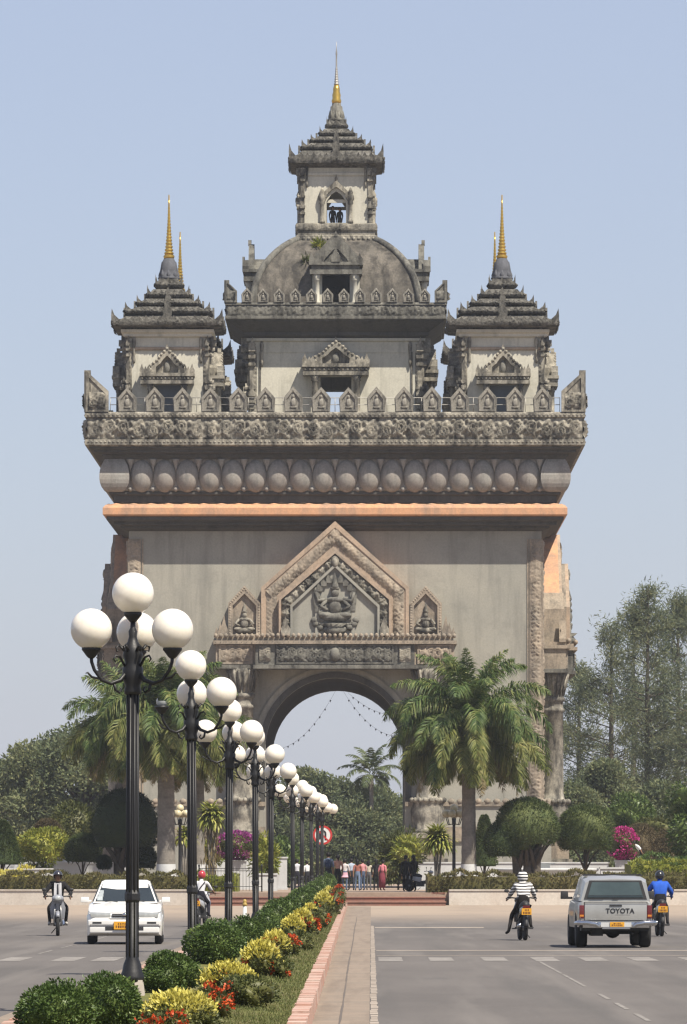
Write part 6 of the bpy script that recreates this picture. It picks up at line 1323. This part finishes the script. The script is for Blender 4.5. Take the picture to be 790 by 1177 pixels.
# motorcycles
def motorcycle(lab, px, Y, rot, body, seatc=(.015, .015, .016), rear_plate=True):
    t = thing('motorcycle', lab, 'motorbike', (wx(px, Y), Y, .006), rot, 'motorbikes on the road'); bm_ = simple('motorbike_paint', body, .25, 0, .08, 3, coat=.6)
    for y, nm in ((-.62, 'front'), (.60, 'rear')):
        b = MB(); b.push(Matrix.Translation((0, y, .285)) @ Matrix.Rotation(PI/2, 4, 'Y')); b.lathe([(.225, -.035), (.265, -.045), (.283, -.022), (.287, 0), (.283, .022), (.265, .045), (.225, .035)], 28); b.pop(); w_ = b.build('wheel', M['rubber'], t)
        b = MB(); b.push(Matrix.Translation((0, y, .285)) @ Matrix.Rotation(PI/2, 4, 'Y')); b.lathe([(.23, -.03), (.215, -.02), (.215, .02), (.23, .03)], 24, cap=False); b.lathe([(.05, -.06), (.06, 0), (.05, .06)], 12)
        for k in range(12): a = k*PI/6; b.tube([(.05*math.cos(a), .05*math.sin(a), .02*(-1)**k), (.22*math.cos(a), .22*math.sin(a), 0)], .005, 4)
        b.pop(); b.build('rim', M['alloy'], w_)
    b = MB()
    for s_ in (-1, 1): b.tube([(s_*.075, -.62, .285), (s_*.08, -.50, .62), (s_*.06, -.44, .80)], .024, 7)
    b.build('fork', M['alloy'], t)
    b = MB(); b.tube([(0, -.62+.30*math.sin(a), .285+.305*math.cos(a)) for a in np.linspace(-.9, .8, 8)], .05, 6); b.build('front_fender', bm_, t)
    b = MB(); b.add([(-.17, -.42, .42), (.17, -.42, .42), (.20, -.44, .70), (.12, -.48, .92), (-.12, -.48, .92), (-.20, -.44, .70), (-.15, -.34, .42), (.15, -.34, .42), (.17, -.36, .70), (.10, -.40, .92), (-.10, -.40, .92), (-.17, -.36, .70)], [(0, 1, 2, 5), (5, 2, 3, 4), (7, 6, 11, 8), (8, 11, 10, 9), (0, 5, 11, 6), (5, 4, 10, 11), (1, 7, 8, 2), (2, 8, 9, 3), (3, 9, 10, 4), (0, 6, 7, 1)])
    bevelled(b.build('leg_shield', bm_, t), .02)
    b = MB(); b.ball((0, -.50, .93), (.15, .12, .10), 3); hb = b.build('handlebar_cowl', bm_, t)
    b = MB(); b.ball((0, -.60, .93), (.085, .04, .065), 2); b.build('headlight', M['lensw'], t)
    b = MB(); b.tube([(-.36, -.30, .97), (-.22, -.38, .99), (0, -.46, .97), (.22, -.38, .99), (.36, -.30, .97)], [.02, .016, .02, .016, .02], 7); b.build('handlebar', M['blackp'], t)
    for s_ in (-1, 1):
        b = MB(); b.tube([(s_*.25, -.37, .99), (s_*.32, -.40, 1.12)], .008, 5); b.ball((s_*.34, -.40, 1.15), (.06, .015, .042), 2); b.build('mirror', M['blackp'], t)
    b = MB(); b.tube([(0, -.42, .66), (0, -.25, .46), (0, .05, .42), (0, .35, .60), (0, .75, .72)], [.06, .09, .10, .10, .04], 8); b.box((0, .02, .34), (.22, .34, .2)); b.build('engine', M['blackp'], t)
    b = MB(); V = []
    for y, w, z0, z1 in ((-.02, .09, .45, .70), (.2, .135, .50, .72), (.5, .13, .58, .76), (.78, .09, .66, .80), (.90, .04, .74, .80)): V += [(-w, y, z0), (w, y, z0), (w*.9, y, z1), (-w*.9, y, z1)]
    b.add(V, [(j*4+i, j*4+(i+1) % 4, (j+1)*4+(i+1) % 4, (j+1)*4+i) for j in range(4) for i in range(4)]+[(3, 2, 1, 0), (16, 17, 18, 19)]); bevelled(b.build('side_cowl', bm_, t), .02)
    b = MB(); b.tube([(0, -.05, .73), (0, .1, .76), (0, .35, .77), (0, .6, .81), (0, .78, .83)], [.06, .11, .125, .12, .06], 10); b.build('seat', simple('seat_vinyl', seatc, .6, 0, .15), t)
    b = MB(); b.tube([(0, .60+.31*math.sin(a), .285+.33*math.cos(a)) for a in np.linspace(.0, 1.5, 7)], .055, 6); b.build('rear_fender', M['blackp'], t)
    b = MB(); b.box((0, .90, .77), (.16, .06, .09)); b.build('tail_light', M['lensr'], t)
    b = MB(); b.bx(-.115, .115, .955, .967, .60, .75); p = b.build('number_plate', M['plate'], t); b = MB()
    for i in range(5): b.bx(-.085+i*.036, -.062+i*.036, .967, .970, .62, .67)
    for i in range(3): b.bx(-.05+i*.036, -.03+i*.036, .967, .970, .69, .73)
    b.build('plate_marks', M['platetxt'], p)
    b = MB(); b.tube([(.10, -.1, .28), (.14, .3, .27), (.15, .55, .32), (.15, .88, .36)], [.025, .03, .05, .045], 8); b.build('exhaust', M['chrome'], t)
    b = MB(); b.tube([(-.25, -.02, .27), (.25, -.02, .27)], .014, 5); b.tube([(0, -.02, .27), (0, .38, .30)], .02, 5); b.tube([(-.22, .38, .30), (.22, .38, .30)], .012, 5); b.tube([(-.05, .0, .2), (-.16, .12, .06)], .012, 5); b.build('footrest', M['blackp'], t)
    return t
def riding(H=1.62, lean=.08, foot_out=0, wide=0):
    J = dict(pelvis=(0, .18, .86), spine=(0, .15, 1.01), chest=(0, .08, 1.19), neck=(0, .05, 1.335), head0=(0, .02, 1.40), head1=(0, .0, 1.48), head2=(0, .0, 1.545))
    for s_, k in ((-1, 'L'), (1, 'R')):
        J['sh'+k] = (s_*.165, .07, 1.285); J['el'+k] = (s_*(.27+wide), -.04, 1.08); J['wr'+k] = (s_*.315, -.25, .985)
        J['hip'+k] = (s_*.085, .15, .83); J['kn'+k] = (s_*(.16+wide), -.20, .70); J['an'+k] = (s_*.20, .0-.05, .335); J['toe'+k] = (s_*.23, -.17, .30)
        if foot_out and s_ == foot_out: J['kn'+k] = (s_*.24, -.10, .60); J['an'+k] = (s_*.34, .10, .20); J['toe'+k] = (s_*.40, -.0, .16)
    return {k: tuple(c/H for c in v) for k, v in J.items()}
def rider_on(mc, lab, J, cols, **kw):
    o = person(lab, mc.location[:], 1.62, J, cols, mc.rotation_euler.z, **kw); return o
def tie(o, P, H):
    c = P['chest']; b = MB(); b.prism([(-.03, c.z-.2), (.03, c.z-.2), (.045, c.z+.12), (-.045, c.z+.12)], c.y-.145, c.y-.10); b.prism([(-.10, c.z-.22), (-.03, c.z-.22), (-.05, c.z+.13), (-.09, c.z+.13)], c.y-.14, c.y-.08); b.prism([(.03, c.z-.22), (.10, c.z-.22), (.09, c.z+.13), (.05, c.z+.13)], c.y-.14, c.y-.08)
    b.build('white_shirt_front', cloth((.66, .66, .68)), o); b = MB(); b.prism([(-.022, c.z-.16), (.022, c.z-.16), (.016, c.z+.10), (-.016, c.z+.10)], c.y-.153, c.y-.14); b.build('tie', cloth((.02, .02, .03)), o)
def strap(o, P, H):
    c = P['chest']; b = MB(); b.tube([(-.13, c.y+.09, c.z+.12), (0, c.y+.15, c.z-.06), (.14, c.y+.12, c.z-.26)], .016, 6); b.box((.16, c.y+.12, c.z-.32), (.08, .2, .18)); b.build('shoulder_bag', cloth((.03, .03, .045)), o)
m1 = motorcycle('dark motorbike with a pale front coming towards us at far left', 66.5, 143, R(3), (.30, .31, .34))
rider_on(m1, 'rider in a dark jacket, white shirt and tie on the leftmost motorbike', riding(wide=.06), dict(top=(.016, .016, .018), bottom=(.014, .014, .016), shoe=(.5, .48, .45)), helmet=(.03, .03, .04), sleeve='long', extra=tie, widen=1.15, bulk=1.35)
m2 = motorcycle('motorbike half hidden behind the second lamp post', 232, 166, PI-R(8), (.45, .45, .47))
rider_on(m2, 'rider in a white shirt and red helmet behind the second lamp post', riding(), dict(top=(.66, .66, .68), bottom=(.02, .02, .03)), helmet=(.45, .04, .05), extra=strap)
m3 = motorcycle('dark motorbike ridden away between the steps and the pickup', 601, 134, PI+R(4), (.035, .03, .03))
def hood(o, P, H):
    h = P['head1']; V, Fc = ICO[3]; b = MB(); keep = [f for f in Fc if not (np.mean([V[i][1] for i in f]) < -.5 and np.mean([V[i][2] for i in f]) < .6)]; b.add(V*(.125, .135, .145)+np.array(h)+(0, .012, .0), keep, 0, True); b.build('hood', cloth((.70, .69, .67), .85, (.025, .025, .03)), o)
rider_on(m3, 'rider in a black and white striped hooded top riding away', riding(foot_out=1), dict(top=[(.70, .69, .67), .85, (.025, .025, .03)], bottom=(.02, .018, .018)), hair=None, sleeve='long', extra=hood, widen=1.25, bulk=1.35)
m4 = motorcycle('motorbike with a pale tail ridden away beyond the pickup at right', 758.5, 142, PI+R(2), (.42, .40, .34))
rider_on(m4, 'rider in a bright blue jacket and black helmet beside the pickup', riding(wide=.03), dict(top=(.025, .10, .48), bottom=(.02, .02, .025)), helmet=(.012, .012, .014), sleeve='long', widen=1.35, bulk=1.5)
# motorbike parked by the couple in black
mp_ = motorcycle('parked motorbike with pale panels beside the couple in black', 484, 277.5, R(70), (.45, .45, .47)); mp_.location.z = PZ
# ------------------------------------------------------------------ dry-season haze over the whole scene
HAZE = 0.00014
if HAZE > 0:
    b = MB(); b.bx(-1510, 1510, -110, 2610, -1.0, 66); hz = b.build('haze', [], kind='stuff')
    m = bpy.data.materials.new('haze'); m.use_nodes = True; t_ = m.node_tree; t_.nodes.remove(t_.nodes['Principled BSDF']); pv = t_.nodes.new('ShaderNodeVolumePrincipled'); pv.inputs['Color'].default_value = (.90, .94, 1, 1); pv.inputs['Density'].default_value = HAZE; pv.inputs['Anisotropy'].default_value = .2
    t_.links.new(pv.outputs[0], t_.nodes['Material Output'].inputs['Volume']); hz.data.materials.append(m)
